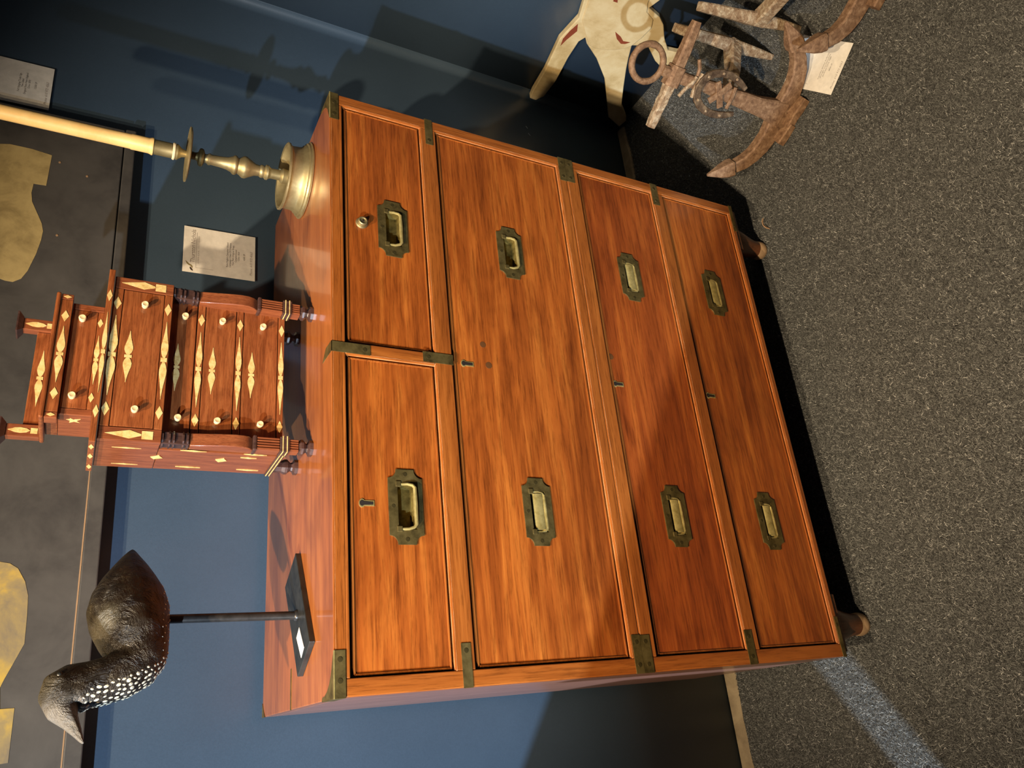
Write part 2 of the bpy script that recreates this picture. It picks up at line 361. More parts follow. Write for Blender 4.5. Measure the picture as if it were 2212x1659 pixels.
def pull(drawer, cx, cz, open_deg, s=1.0):
    yf = 0.0050                                             # plate face just proud of the drawer front
    def P(u, v): return (cx+u*s, cz+v*s)
    hw, hh, tw, th = 0.0425, 0.0265, 0.0560, 0.0140
    arc = []
    def corner(sx, sz):
        # concave quarter round between the body and the end tab
        return [(sx*(hw+0.0125*math.sin(a)), sz*(hh-0.0125*(1-math.cos(a))) if False else sz*(th+0.0125*(1-math.sin(a)))) for a in []]
    def q(sx, sz, rev):
        c = [(sx*(hw+0.0125*(1-math.cos(R(a)))), sz*(th+0.0125*(1-math.sin(R(a))))) for a in range(0, 91, 15)]
        c = [(sx*hw, sz*hh)] + c[1:] + [(sx*tw, sz*th)]
        return c[::-1] if rev else c
    outl = q(1, 1, True)[0:] + q(-1, 1, False) + q(-1, -1, True) + q(1, -1, False)
    # plate = outline with a rectangular hole, bridged as a ring of quads by ray casting from the hole corners
    rx0, rx1, rz0, rz1 = -0.034, 0.034, -0.0155, 0.0125
    def inner(u, v):
        # project a boundary point on to the recess rectangle
        uu = min(max(u, rx0), rx1); vv = min(max(v, rz0), rz1); return (uu, vv)
    inn = [inner(u, v) for u, v in outl]; k = len(outl)
    mb = MB()
    for (ya, yb) in ((yf-0.0015, yf+0.001),):
        vs = [(P(*p)[0], ya, P(*p)[1]) for p in outl] + [(P(*p)[0], ya, P(*p)[1]) for p in inn] + [(P(*p)[0], yb, P(*p)[1]) for p in outl]
        fs = [(i, (i+1) % k, k+(i+1) % k, k+i) for i in range(k)] + [(i, 2*k+i, 2*k+(i+1) % k, (i+1) % k) for i in range(k)]
        mb.add(vs, fs)
    o = mb.build('pull_plate', M_brass_old, drawer, fix=False)
    for u in (-0.0485, 0.0485): 
        MB().lathe([(0.0001, -0.0004), (0.0032*s, -0.0004), (0.0034*s, 0.0003)], (cx+u*s, yf-0.0015, cz), 14, 'y').build('screw', M_screw, drawer)
    MB().lathe([(0.0001, -0.0004), (0.0028*s, -0.0004), (0.003*s, 0.0003)], (cx, yf-0.0015, cz+0.0195*s), 14, 'y').build('screw', M_screw, drawer)
    # recess pan
    x0, x1, z0, z1 = cx+rx0*s, cx+rx1*s, cz+rz0*s, cz+rz1*s; ya, yb = yf-0.001, yf+0.0135
    xi0, xi1, zi0, zi1 = x0+0.004, x1-0.004, z0+0.004, z1-0.004
    mb = MB().add([(x0,ya,z0),(x1,ya,z0),(x1,ya,z1),(x0,ya,z1),(xi0,yb,zi0),(xi1,yb,zi0),(xi1,yb,zi1),(xi0,yb,zi1)],
                  [(0,1,5,4),(1,2,6,5),(2,3,7,6),(3,0,4,7),(4,5,6,7)])
    mb.build('recess_pan', M_recess, drawer, fix=False)
    # bail: hinge blocks at the top corners, a U of square rod with a swelling grip, lying in the recess
    hz = cz+0.0105*s; hy = yf+0.0005; a = R(open_deg); L = 0.0245*s; hwid = 0.0335*s
    def B(u, d, t): return (cx+u, hy - d*math.sin(a) - t*math.cos(a), hz - d*math.cos(a) + t*math.sin(a))
    mb = MB()
    path = [B(-hwid, 0, 0), B(-hwid, L*0.55, 0), B(-hwid+0.002, L*0.86, 0), B(-hwid+0.006, L, 0), B(-0.012, L*1.0, 0.0), B(0, L*1.0, 0.0), B(0.012, L*1.0, 0.0), B(hwid-0.006, L, 0), B(hwid-0.002, L*0.86, 0), B(hwid, L*0.55, 0), B(hwid, 0, 0)]
    rad = [0.0021, 0.0021, 0.0023, 0.0026, 0.0031, 0.0033, 0.0031, 0.0026, 0.0023, 0.0021, 0.0021]
    nrm = Vector(B(0, 0, 1)) - Vector(B(0, 0, 0))
    mb.rod(path, [r*s*1.05 for r in rad], nrm, 8)
    o = mb.build('pull_bail', M_brass_edge, drawer, smooth=True)
    # broad convex grip
    gw = hwid-0.0035; arc = [(L*(0.58+0.43*math.cos(R(t)))*1.02, 0.0046*s*math.sin(R(t))-0.0016) for t in range(0, 181, 20)]
    mb = MB(); open_deg > 8 or mb.prism(arc, lambda d, t: B(-gw, d, t), lambda d, t: B(gw, d, t)); open_deg > 8 or mb.build('pull_grip', M_brass_edge, drawer, smooth=True)
    for u in (-1, 1):
        MB().box(cx+u*0.0335*s-0.0042, cx+u*0.0335*s+0.0042, yf-0.0030, yf+0.001, hz-0.0035, hz+0.0045).build('hinge_block', M_brass_old, drawer, bevel=0.0008)
def keyhole(drawer, cx, cz, s=1.4):
    pts = [(0.0034*math.cos(R(t)), 0.0055+0.0034*math.sin(R(t))) for t in range(-50, 231, 20)]
    out = [(u*1.35, v*1.0) for u, v in pts] + [(-0.0030, -0.0075), (0.0030, -0.0075)]
    inn = [(u*0.9, 0.0055+(v-0.0055)*0.75) for u, v in pts] + [(-0.0015, -0.0062), (0.0015, -0.0062)]
    yk = 0.0058
    MB().xz([(cx+u*s, cz+v*s) for u, v in out], yk-0.0012, yk+0.002).build('escutcheon', M_brass_edge, drawer)
    MB().xz([(cx+u*s, cz+v*s) for u, v in inn], yk-0.0016, yk+0.002).build('keyhole', M_dark, drawer)
def drawer(x0, x1, z0, z1, pulls, key=None, mat=None):
    g = 0.0026
    root = frame_with_holes(MB(), x0+g, x1-g, z0+g*1.2, z1-g*2.1, 0.0055, 0.0200, [(cx-0.034*s, cx+0.034*s, cz-0.0155*s, cz+0.0125*s) for cx, cz, a, s in pulls]).build('drawer', mat or M_front, chest)
    # drawer box behind the front
    MB().box(x0+0.012, x1-0.012, 0.0205, 0.030, z0+0.01, z1-0.01).build('drawer_back', M_dark, root)
    for a in ((x0+g, x1-g, z1-g*2.1-0.0030, z1-g*2.1), (x0+g, x1-g, z0+g*1.2, z0+g*1.2+0.0030), (x0+g, x0+g+0.0028, z0+g*1.2+0.0031, z1-g*2.1-0.0031), (x1-g-0.0028, x1-g, z0+g*1.2+0.0031, z1-g*2.1-0.0031)):
        MB().box(a[0], a[1], 0.0040, 0.0058, a[2], a[3]).build('bead', M_rail, root, bevel=0.0007)
    # pale arris of the frame around the drawer: wear plus painted highlight
    for cx, cz, ang, s in pulls: pull(root, cx, cz, ang, s)
    if key: keyhole(root, *key)
    return root
d1 = drawer(SX, 0.4865, 0.9160, 1.0640, [(0.2525, 0.9760, 14, 1.0)], (0.2555, 1.0343))
d2 = drawer(0.5075, 1-SX, 0.9160, 1.0640, [(0.7385, 0.9765, 10, 1.0)])
d3 = drawer(SX, 1-SX, 0.6170, 0.8855, [(0.2520, 0.7525, 0, 0.98), (0.7400, 0.7485, 9, 0.98)], (0.4993, 0.8555))
d4 = drawer(SX, 1-SX, 0.3740, 0.5680, [(0.2530, 0.4715, 0, 0.98), (0.7430, 0.4735, 0, 0.98)], (0.4985, 0.5485), M_front_red)
d5 = drawer(SX, 1-SX, 0.1490, 0.3450, [(0.2500, 0.2475, 0, 0.98), (0.7480, 0.2500, 0, 0.98)], (0.4997, 0.3245))
MB().lathe([(0.0105, 0.006), (0.0105, -0.001), (0.0095, -0.003), (0.0080, -0.0032), (0.0080, -0.0085), (0.0070, -0.0095), (0.0055, -0.0095), (0.0050, -0.0080), (0.0001, -0.0080)], (0.7372, 0.0055, 1.0313), 28, 'y').build('round_lock', M_candle_brass, d2, smooth=True)
MB().box(0.7352, 0.7392, -0.0038, -0.002, 1.0303, 1.0325).build('lock_slot', M_dark, d2)
for d_, px_, pz_, r_ in ((d3, 0.540, 0.8235, 0.0055), (d3, 0.502, 0.816, 0.0060), (d4, 0.554, 0.556, 0.0060)):
    MB().lathe([(r_, 0.001), (r_, -0.0003), (0.0001, -0.0004)], (px_, 0.0055, pz_), 18, 'y').build('wood_plug', M_plug, d_)
# brass straps and corner plates
def strap(poly, y0=-0.0012, y1=0.0004, name='brass_strap'):
    return MB().xz(poly, y0, y1).build(name, M_brass_old, chest)
def rect(x0, x1, z0, z1): return [(x0, z0), (x1, z0), (x1, z1), (x0, z1)]
def scr(x, z): MB().lathe([(0.0036, 0.0002), (0.0034, -0.0004), (0.0001, -0.0005)], (x, -0.0012, z), 14, 'y').build('screw', M_screw, chest)
for sgn in (0, 1):
    X = (lambda x: x) if sgn == 0 else (lambda x: 1-x)
    def mr(x0, x1, z0, z1): a, b = sorted((X(x0), X(x1))); return rect(a, b, z0, z1)
    strap(mr(-0.0008, 0.0575, 1.0705, H+0.0006)); scr(X(0.046), 1.078); scr(X(0.020), 1.078)
    # spandrel plate let into the top corner
    sp = [(0.0, -0.0008), (0.0575, -0.0008), (0.050, 0.0035)] + [(0.058-0.054*math.sin(R(t))*0.94-0.004, 0.056-0.052*math.cos(R(t))*0.96-0.001) for t in range(15, 90, 15)] + [(0.0045, 0.0520), (0.0, 0.0545)]
    MB().xy([(X(u), v) for u, v in sp], H-0.0005, H+0.0007).build('corner_plate', M_brass_old, chest)
    a, b = sorted((X(-0.0010), X(0.0004))); MB().box(a, b, -0.001, 0.0545, 1.0705, H+0.0006).build('corner_plate', M_brass_old, chest)
    a, b = sorted((X(-0.0012), X(0.0575))); MB().box(a, b, -0.0016, -0.0002, H-0.0008, H+0.0009).build('plate_edge', M_brass_edge, chest)
    strap(mr(-0.0008, 0.0580, 0.8915, 0.9060)); scr(X(0.048), 0.899)
    strap(mr(-0.0008, 0.0570, ZS+0.0004, 0.6125)); strap(mr(-0.0008, 0.0560, 0.5780, ZS-0.0004)); scr(X(0.046), 0.6045); scr(X(0.046), 0.587); scr(X(0.012), 0.6045); scr(X(0.012), 0.587)
    strap(mr(-0.0008, 0.0550, 0.3575, 0.3745)); scr(X(0.044), 0.366); scr(X(0.012), 0.366)
    strap(mr(-0.0008, 0.0700, ZB-0.001, 0.1445)); scr(X(0.056), 0.1405)
strap(rect(0.4885, 0.5055, 1.0250, H+0.0006)); scr(0.497, 1.034)
strap(rect(0.4905, 0.5085, 0.8845, 0.9370)); scr(0.4995, 0.928)
MB().xy([(0.4885, -0.0012), (0.5055, -0.0012), (0.5060, 0.0280), (0.4890, 0.0480)], H-0.0005, H+0.0007).build('brass_strap', M_brass_old, chest)
MB().xy(rect(-0.0005, 0.0575, 0.2232, 0.2275), H-0.0005, H+0.0007).build('brass_inlay_strip', M_brass_old, chest)
MB().xy([(-0.0006, D+0.0006), (0.022, D+0.0006), (0.006, D-0.014), (-0.0006, D-0.022)], H-0.0005, H+0.0007).build('corner_plate', M_brass_old, chest)
# turned feet on small plinth blocks
for fx in (0.060, 0.940):
    for fy in (0.055, D-0.055):
        MB().box(fx-0.052, fx+0.052, fy-0.050, fy+0.050, ZB-0.014, ZB).build('foot_block', M_foot, chest, bevel=0.001)
        f = MB().lathe([(0.024, 0.1225), (0.031, 0.116), (0.0345, 0.104), (0.034, 0.090), (0.0285, 0.070), (0.0235, 0.050), (0.021, 0.036), (0.0205, 0.0245)], (fx, fy, 0), 32).build('foot', M_foot, chest, smooth=True)
        MB().lathe([(0.0205, 0.0245), (0.0215, 0.022), (0.0225, 0.012), (0.0205, 0.003), (0.018, 0.0)], (fx, fy, 0), 32).build('foot_end', M_foot_pale, f, smooth=True)

# ------------------------------------------------------------------ miniature chest with inlay
CX = 0.4907; F0, F1, BK = 0.1020, 0.1200, 0.2200
mini = thing('miniature_chest', (CX, 0.16, H), 'miniature stepped chest of drawers in red wood with pale spindle and diamond inlay', 'chest')
def mb_box(name, x0, x1, y0, y1, z0, z1, mat=M_mini, parent=mini, bev=0.0008):
    return MB().box(CX+x0, CX+x1, y0, y1, H+z0, H+z1).build(name, mat, parent, bevel=bev)
def leaf(cx, cz, hl, hw, yf, parent, th=0.0006, vert=False):
    """spindle: two long leaves with a small block between them"""
    def P(u, v): return (CX+cx+u, H+cz+v) if not vert else (CX+cx+v, H+cz+u)
    b = hl*0.055
    up = [(b+ (hl-b)*t, hw*w) for t, w in ((0.0, 0.30), (0.10, 0.72), (0.22, 0.98), (0.34, 0.95), (0.5, 0.66), (0.7, 0.34), (0.88, 0.14), (1.0, 0.05))]
    for sg in (1, -1):
        poly = [(sg*u, v) for u, v in up] + [(sg*u, -v) for u, v in up[::-1]]
        MB().xz([P(*p) for p in poly], yf-th, yf+0.0004).build('inlay_leaf', M_inlay, parent)
    MB().xz([P(*p) for p in [(-b*0.92, -hw*0.85), (b*0.92, -hw*0.85), (b*0.92, hw*0.85), (-b*0.92, hw*0.85)]], yf-th, yf+0.0004).build('inlay_block', M_inlay, parent)
def dia(cx, cz, hw, hh, yf, parent, th=0.0006):
    MB().xz([(CX+cx-hw, H+cz), (CX+cx, H+cz-hh), (CX+cx+hw, H+cz), (CX+cx, H+cz+hh)], yf-th, yf+0.0004).build('inlay_diamond', M_inlay, parent)
def knob(cx, cz, yf, parent, s=1.0):
    MB().lathe([(0.0030*s, 0.001), (0.0036*s, -0.0015*s), (0.0044*s, -0.0030*s), (0.0042*s, -0.0045*s), (0.0034*s, -0.0056*s), (0.0044*s, -0.0068*s), (0.0051*s, -0.0085*s), (0.0050*s, -0.0102*s), (0.0040*s, -0.0114*s), (0.0030*s, -0.0112*s), (0.0020*s, -0.0108*s), (0.0001, -0.0108*s)], (CX+cx, yf, H+cz), 20, 'y').build('knob', M_knob, parent, smooth=True)
hwid = 0.1297
# lower case
mb_box('lower_case', -hwid+0.0005, hwid-0.0005, F1+0.012, BK, 0.0435, 0.2165, M_mini_z)
for z0, z1 in ((0.1665, 0.1770), (0.1085, 0.1185), (0.0435, 0.0530)):
    r_ = mb_box('rail', -0.1145, 0.1145, F1, F1+0.0118, z0, z1); zc = (z0+z1)/2
    leaf(0, zc, 0.0635, (z1-z0)*0.44, F1, r_)
    for sg in (-1, 1): dia(sg*0.0845, zc, 0.0105, (z1-z0)*0.46, F1, r_)
for z0, z1, zi, zk in ((0.1785, 0.2160, 0.2028, 0.1960), (0.1197, 0.1655, 0.1520, 0.1412), (0.0540, 0.1075, 0.0935, 0.0788)):
    d_ = mb_box('drawer', -0.1135, 0.1135, F1+0.0012, F1+0.0115, z0, z1)
    leaf(0, zi, 0.0395, 0.0052, F1+0.0012, d_)
    for sg in (-1, 1): knob(sg*0.0848, zk, F1+0.0012, d_)
# upper case (deep drawer)
mb_box('upper_case', -hwid, hwid, F0+0.012, BK, 0.2170, 0.2975, M_mini_z)
mb_box('upper_case_floor', -hwid+0.001, hwid-0.001, F0+0.002, F0+0.0119, 0.2165, 0.2172, M_mini)
r_ = mb_box('rail', -0.1100, 0.1100, F0, F0+0.0118, 0.2845, 0.2975); leaf(0, 0.2912, 0.064, 0.0062, F0, r_); [dia(s_*0.0845, 0.2912, 0.0108, 0.0052, F0, r_) for s_ in (-1, 1)]
r_ = mb_box('rail', -0.1100, 0.1100, F0, F0+0.0118, 0.2165, 0.2275); leaf(0, 0.2223, 0.0635, 0.0050, F0, r_); [dia(s_*0.0845, 0.2223, 0.0105, 0.0048, F0, r_) for s_ in (-1, 1)]
for sg in (-1, 1):
    a, b = sorted((sg*0.1103, sg*hwid)); st = mb_box('stile', a, b, F0, F0+0.0118, 0.2165, 0.2975, M_mini_z); xc = sg*0.1202
    MB().xz([(CX+xc, H+0.2885), (CX+xc-0.0062, H+0.2575), (CX+xc-0.0012, H+0.2425), (CX+xc+0.0012, H+0.2425), (CX+xc+0.0062, H+0.2575)], F0-0.0006, F0+0.0004).build('inlay_lozenge', M_inlay, st)
    MB().xz(rect(CX+xc-0.0060, CX+xc+0.0060, H+0.2275, H+0.2420), F0-0.0006, F0+0.0004).build('inlay_square', M_inlay, st)
d_ = mb_box('drawer', -0.1092, 0.1092, F0+0.0008, F0+0.0115, 0.2283, 0.2837)
leaf(0, 0.2699, 0.0415, 0.0058, F0+0.0008, d_)
for sg in (-1, 1): knob(sg*0.0845, 0.2545, F0+0.0008, d_)
# slab between the tiers
sl = mb_box('middle_slab', -0.1362, 0.1370, 0.0960, 0.2270, 0.2985, 0.3065)
leaf(0, 0.3025, 0.064, 0.0031, 0.0960, sl); [dia(s_*0.092, 0.3025, 0.0098, 0.0036, 0.0960, sl) for s_ in (-1, 1)]
for yy in (0.118, 0.158, 0.205):
    MB().yz([(yy-0.010, H+0.3025), (yy, H+0.2992), (yy+0.010, H+0.3025), (yy, H+0.3058)], CX-0.1368, CX-0.1360).build('inlay_diamond', M_inlay, sl)
# small top tier
T0 = 0.1270; tw = 0.0880
mb_box('top_tier', -tw, tw, T0+0.010, BK-0.005, 0.3066, 0.3480, M_mini_z)
for sg in (-1, 1):
    a, b = sorted((sg*0.0785, sg*tw)); mb_box('stile', a, b, T0, T0+0.0098, 0.3066, 0.3480, M_mini_z)
r_ = mb_box('rail', -0.0783, 0.0783, T0, T0+0.0098, 0.3066, 0.3140); leaf(0, 0.3103, 0.0395, 0.0036, T0, r_); [dia(s_*0.0600, 0.3103, 0.0075, 0.0036, T0, r_) for s_ in (-1, 1)]
d_ = mb_box('drawer', -0.0780, 0.0780, T0+0.0006, T0+0.0096, 0.3146, 0.3478)
for sg in (-1, 1): knob(sg*0.0615, 0.3340, T0+0.0006, d_)
bx = mb_box('overhanging_drawer', -0.0880, 0.0880, 0.1195, BK-0.006, 0.3485, 0.3640)
leaf(0, 0.3560, 0.0445, 0.0052, 0.1195, bx); [dia(s_*0.0610, 0.3560, 0.0092, 0.0048, 0.1195, bx) for s_ in (-1, 1)]
for sg in (-1, 1):
    a, b = sorted((sg*0.0883, sg*0.0975)); e = mb_box('end_block', a, b, 0.1195, 0.1420, 0.3485, 0.3640, M_mini_z)
    dia(sg*0.0929, 0.3562, 0.0026, 0.0052, 0.1195, e)
mb_box('top_slab', -0.0985, 0.0985, 0.1165, BK+0.004, 0.3645, 0.3705, M_mini, bev=0.0022)
g_ = mb_box('gallery_board', -0.0760, 0.0760, 0.2130, 0.2210, 0.3706, 0.3935); leaf(0, 0.3815, 0.0460, 0.0050, 0.2130, g_)
for sg in (-1, 1):
    a, b = sorted((sg*0.0765, sg*0.0955)); p_ = mb_box('gallery_post', a, b, 0.2080, 0.2240, 0.3706, 0.4130, M_mini_z); xc = sg*0.0860
    MB().xz([(CX+xc, H+0.4105), (CX+xc-0.0035, H+0.4015), (CX+xc-0.0042, H+0.3945), (CX+xc-0.0030, H+0.3870), (CX+xc, H+0.3825), (CX+xc+0.0030, H+0.3870), (CX+xc+0.0042, H+0.3945), (CX+xc+0.0035, H+0.4015)], 0.2074, 0.2084).build('inlay_leaf', M_inlay, p_)
    MB().xz(rect(CX+xc-0.0042, CX+xc+0.0042, H+0.3735, H+0.3822), 0.2074, 0.2084).build('inlay_square', M_inlay, p_)
    x0, x1 = CX+xc-0.0098, CX+xc+0.0098
    MB().add([(x0,0.2065,H+0.4130),(x1,0.2065,H+0.4130),(x1,0.2255,H+0.4130),(x0,0.2255,H+0.4130),(x0-0.0065,0.2005,H+0.4195),(x1+0.0065,0.2005,H+0.4195),(x1+0.0065,0.2315,H+0.4195),(x0-0.0065,0.2315,H+0.4195),(x0-0.0065,0.2005,H+0.4215),(x1+0.0065,0.2005,H+0.4215),(x1+0.0065,0.2315,H+0.4215),(x0-0.0065,0.2315,H+0.4215)],
        [(3,2,1,0),(0,1,5,4),(1,2,6,5),(2,3,7,6),(3,0,4,7),(4,5,9,8),(5,6,10,9),(6,7,11,10),(7,4,8,11),(8,9,10,11)]).build('post_cap', M_mini_dark, p_)
# star inlay on the left of the top tier and slivers on the left flank
MB().yz([(0.146, H+0.338), (0.149, H+0.333), (0.158, H+0.334), (0.152, H+0.328), (0.156, H+0.320), (0.149, H+0.325), (0.142, H+0.320), (0.145, H+0.328), (0.139, H+0.333), (0.144, H+0.333)], CX-tw-0.0006, CX-tw+0.0004).build('inlay_star', M_inlay, mini)
for yy, zz, hl in ((0.1318, 0.2583, 0.019), (0.1290, 0.1696, 0.018), (0.1285, 0.0815, 0.017), (0.1450, 0.0885, 0.012), (0.2040, 0.2565, 0.018), (0.2040, 0.1682, 0.018), (0.2030, 0.0794, 0.017)):
    MB().yz([(yy, H+zz+hl), (yy-0.0022, H+zz), (yy, H+zz-hl), (yy+0.0022, H+zz)], CX-hwid-0.0005, CX-hwid+0.0008).build('inlay_sliver', M_inlay, mini)
for yy, zz in ((0.166, 0.2162), (0.1626, 0.1257)):
    MB().yz([(yy-0.0085, H+zz-0.003), (yy+0.001, H+zz-0.0085), (yy+0.0085, H+zz+0.003), (yy-0.001, H+zz+0.0085)], CX-hwid-0.0005, CX-hwid+0.0008).build('inlay_diamond', M_inlay, mini)
# base moulding along both flanks
for sg in (-1, 1):
    a, b = sorted((sg*(hwid-0.001), sg*(hwid+0.0025))); mo = mb_box('base_moulding', a, b, F1-0.004, BK, 0.0395, 0.0500, M_mini_dark)
    for zz in (0.0425, 0.0475):
        a, b = sorted((sg*(hwid+0.002), sg*(hwid+0.0033))); mb_box('stringing', a, b, F1-0.003, BK-0.001, zz-0.0006, zz+0.0006, M_inlay, mo, 0)
# front pilasters: ringed neck, bulging scroll, fluted block, banded knee and turned foot
for sg in (-1, 1):
    xc = CX+sg*0.1195; pil = MB().box(xc-0.0090, xc+0.0090, F1-0.0135, F1+0.006, H+0.1780, H+0.2165).build('pilaster', M_mini_dark, mini, bevel=0.001)
    for zc in (0.2145, 0.2052, 0.1995, 0.1868, 0.1810):
        MB().lathe([(0.0108, -0.0016), (0.0128, -0.0011), (0.0128, 0.0011), (0.0108, 0.0016)], (xc, F1-0.0045, H+zc), 8, rot=R(22.5)).build('ring', M_mini_dark, pil)
    yb = F1+0.004
    MB().yz([(yb, H+0.0870), (F1-0.0100, H+0.0890), (F1-0.0165, H+0.0960), (F1-0.0205, H+0.1050), (F1-0.0215, H+0.1160), (F1-0.0195, H+0.1330), (F1-0.0160, H+0.1530), (F1-0.0120, H+0.1775), (yb, H+0.1775)], xc-0.0098, xc+0.0098).build('scroll', M_mini_z, pil, smooth=True, bevel=0.0012)
    MB().box(xc-0.0120, xc+0.0120, F1-0.0200, yb, H+0.0850, H+0.0905).build('scroll_base', M_mini_dark, pil, bevel=0.0018)
    MB().box(xc-0.0100, xc+0.0100, F1-0.0165, yb, H+0.0510, H+0.0848).build('fluted_block', M_mini_z, pil)
    for k in range(5):
        u = xc-0.0082+k*0.0041; MB().box(u-0.0013, u+0.0013, F1-0.0188, F1-0.0164, H+0.0512, H+0.0846).build('flute', M_mini_z, pil, bevel=0.0007)
    MB().box(xc-0.0122, xc+0.0122, F1-0.0205, F1+0.004, H+0.0365, H+0.0508).build('knee_band', M_mini_dark, pil, bevel=0.0012)
    for zz in (0.0405, 0.0468): MB().box(xc-0.0127, xc+0.0127, F1-0.0211, F1+0.0035, H+zz-0.0007, H+zz+0.0007).build('stringing', M_inlay, pil)
    MB().box(xc-0.0095, xc+0.0095, F1-0.0165, F1+0.001, H+0.0225, H+0.0364).build('small_fluted_block', M_mini_z, pil)
    for k in range(5):
        u = xc-0.0076+k*0.0038; MB().box(u-0.0012, u+0.0012, F1-0.0186, F1-0.0164, H+0.0228, H+0.0362).build('flute', M_mini_z, pil, bevel=0.0006)
    MB().lathe([(0.0085, 0.0225), (0.0128, 0.0185), (0.0128, 0.0150), (0.0070, 0.0095), (0.0080, 0.0080), (0.0130, 0.0050), (0.0130, 0.0)], (xc, F1-0.0080, H), 8, rot=R(22.5)).build('front_foot', M_mini_dark, pil)
    MB().lathe([(0.0100, 0.0435), (0.0100, 0.0260), (0.0125, 0.0210), (0.0125, 0.0170), (0.0070, 0.0110), (0.0080, 0.0085), (0.0128, 0.0055), (0.0128, 0.0)], (xc, BK-0.0135, H), 8, rot=R(22.5)).build('rear_foot', M_mini_dark, mini)

# ------------------------------------------------------------------ brass candlestick with candle
AX, AY = 0.929, 0.166
cs = thing('candlestick', (AX, AY, H), 'tall brass candlestick with drum base and wide drip pan', 'candlestick')
MB().lathe([(0.066, 0.0), (0.0718, 0.0008), (0.0722, 0.0028), (0.0695, 0.0040), (0.0688, 0.0072), (0.0655, 0.0085), (0.0640, 0.0120), (0.0608, 0.0145), (0.0592, 0.0190), (0.0580, 0.0330), (0.0595, 0.0365), (0.0628, 0.0385), (0.0630, 0.0415), (0.0608, 0.0428), (0.0565, 0.0415), (0.0540, 0.0375), (0.0470, 0.0290), (0.0300, 0.0240), (0.0130, 0.0232), (0.0001, 0.0232)], (AX, AY, H), 64).build('base', M_candle_brass, cs, smooth=True)
MB().lathe([(0.0120, 0.0232), (0.0135, 0.0400), (0.0140, 0.0430), (0.0120, 0.0460), (0.0095, 0.0480), (0.0095, 0.0640), (0.0105, 0.0670), (0.0138, 0.0700), (0.0138, 0.0735), (0.0105, 0.0765), (0.0120, 0.0800), (0.0118, 0.0825), (0.0098, 0.0850), (0.0110, 0.0930), (0.0165, 0.1030), (0.0198, 0.1090), (0.0198, 0.1140), (0.0160, 0.1190), (0.0140, 0.1235), (0.0165, 0.1255), (0.0175, 0.1280), (0.0172, 0.1305), (0.0140, 0.1340), (0.0112, 0.1420), (0.0098, 0.1530), (0.0092, 0.1690), (0.0104, 0.1710), (0.0104, 0.1735), (0.0082, 0.1760), (0.0078, 0.1800)], (AX, AY, H), 40).build('stem', M_candle_brass, cs, smooth=True)
MB().lathe([(0.0080, 0.1800), (0.0150, 0.1830), (0.0162, 0.1865), (0.0150, 0.1895), (0.0080, 0.1920), (0.0065, 0.1960), (0.0070, 0.2010), (0.0060, 0.2080)], (AX, AY, H), 40).build('dark_knop', M_brass_old, cs, smooth=True)
MB().lathe([(0.0062, 0.2080), (0.0180, 0.2068), (0.0420, 0.2050), (0.0480, 0.2068), (0.0486, 0.2090), (0.0475, 0.2098), (0.0420, 0.2078), (0.0180, 0.2098), (0.0062, 0.2110)], (AX, AY, H), 56).build('drip_pan', M_candle_brass, cs, smooth=True)
MB().lathe([(0.0055, 0.2105), (0.0075, 0.2180), (0.0110, 0.2225), (0.0135, 0.2250), (0.0138, 0.2275), (0.0110, 0.2295), (0.0128, 0.2310), (0.0131, 0.2400), (0.0130, 0.2620), (0.0136, 0.2640)], (AX, AY, H), 40).build('socket', M_candle_brass, cs, smooth=True)
MB().lathe([(0.0137, 0.2288), (0.0150, 0.2300), (0.0150, 0.2322), (0.0136, 0.2335)], (AX, AY, H), 28).build('wax_ring', M_wax, cs, smooth=True)
cd = thing('candle', (AX, AY, H+0.2641), 'tall pale yellow candle standing in the brass candlestick', 'candle')
MB().lathe([(0.0130, 0.2641), (0.0150, 0.2645), (0.0152, 0.2665), (0.0140, 0.2690), (0.0134, 0.2720), (0.0134, 0.2985), (0.0126, 0.3000), (0.0124, 0.34), (0.0123, 0.42), (0.0121, 0.52), (0.0117, 0.585), (0.0090, 0.5925), (0.0001, 0.594)], (AX, AY, H), 36).build('wax_body', M_candle, cd, smooth=True)
MB().rod([(AX, AY, H+0.590), (AX, AY, H+0.600), (AX+0.001, AY, H+0.606)], 0.0010, (1, 0, 0), 6).build('wick', M_brown_ink, cd)

# ------------------------------------------------------------------ loon decoy on a rod and base
BD = Vector((0.856, 0.517, 0)).normalized(); BN = Vector((-0.517, 0.856, 0)).normalized(); BO = Vector((0.131, 0.164, H))
def bw(s, n, z): p = BO + BD*s + BN*n; return (p.x, p.y, H+z)
stand = thing('display_stand', (BO.x, BO.y, H), 'flat black metal stand base with thin upright rod under the loon', 'stand')
mb = MB(); c4 = [(-0.083, -0.0385), (0.083, -0.0385), (0.083, 0.0385), (-0.083, 0.0385)]
mb.prism(c4, lambda a, b: bw(a, b, 0.0), lambda a, b: bw(a, b, 0.0085)); mb.build('base_plate', M_black, stand, bevel=0.001)
mb = MB().rod([bw(-0.005, 0, 0.008), bw(-0.0048, 0, 0.09), bw(-0.0045, 0, 0.1835)], [0.0062, 0.0062, 0.0062], (1, 0, 0), 16); mb.build('rod', M_rodm, stand, smooth=True)
MB().lathe([(0.0085, 0.0083), (0.0085, 0.010), (0.0068, 0.0125)], (bw(-0.005, 0, 0)[0], bw(-0.005, 0, 0)[1], H), 20).build('weld_collar', M_rodm, stand, smooth=True)
st_ = MB(); q4 = [(-0.0710, -0.012), (-0.0300, -0.004), (-0.0330, 0.016), (-0.0740, 0.008)]
st_.prism(q4, lambda a, b: bw(a, b, 0.0085), lambda a, b: bw(a, b, 0.0088)); st_.build('white_sticker', M_paper, stand)

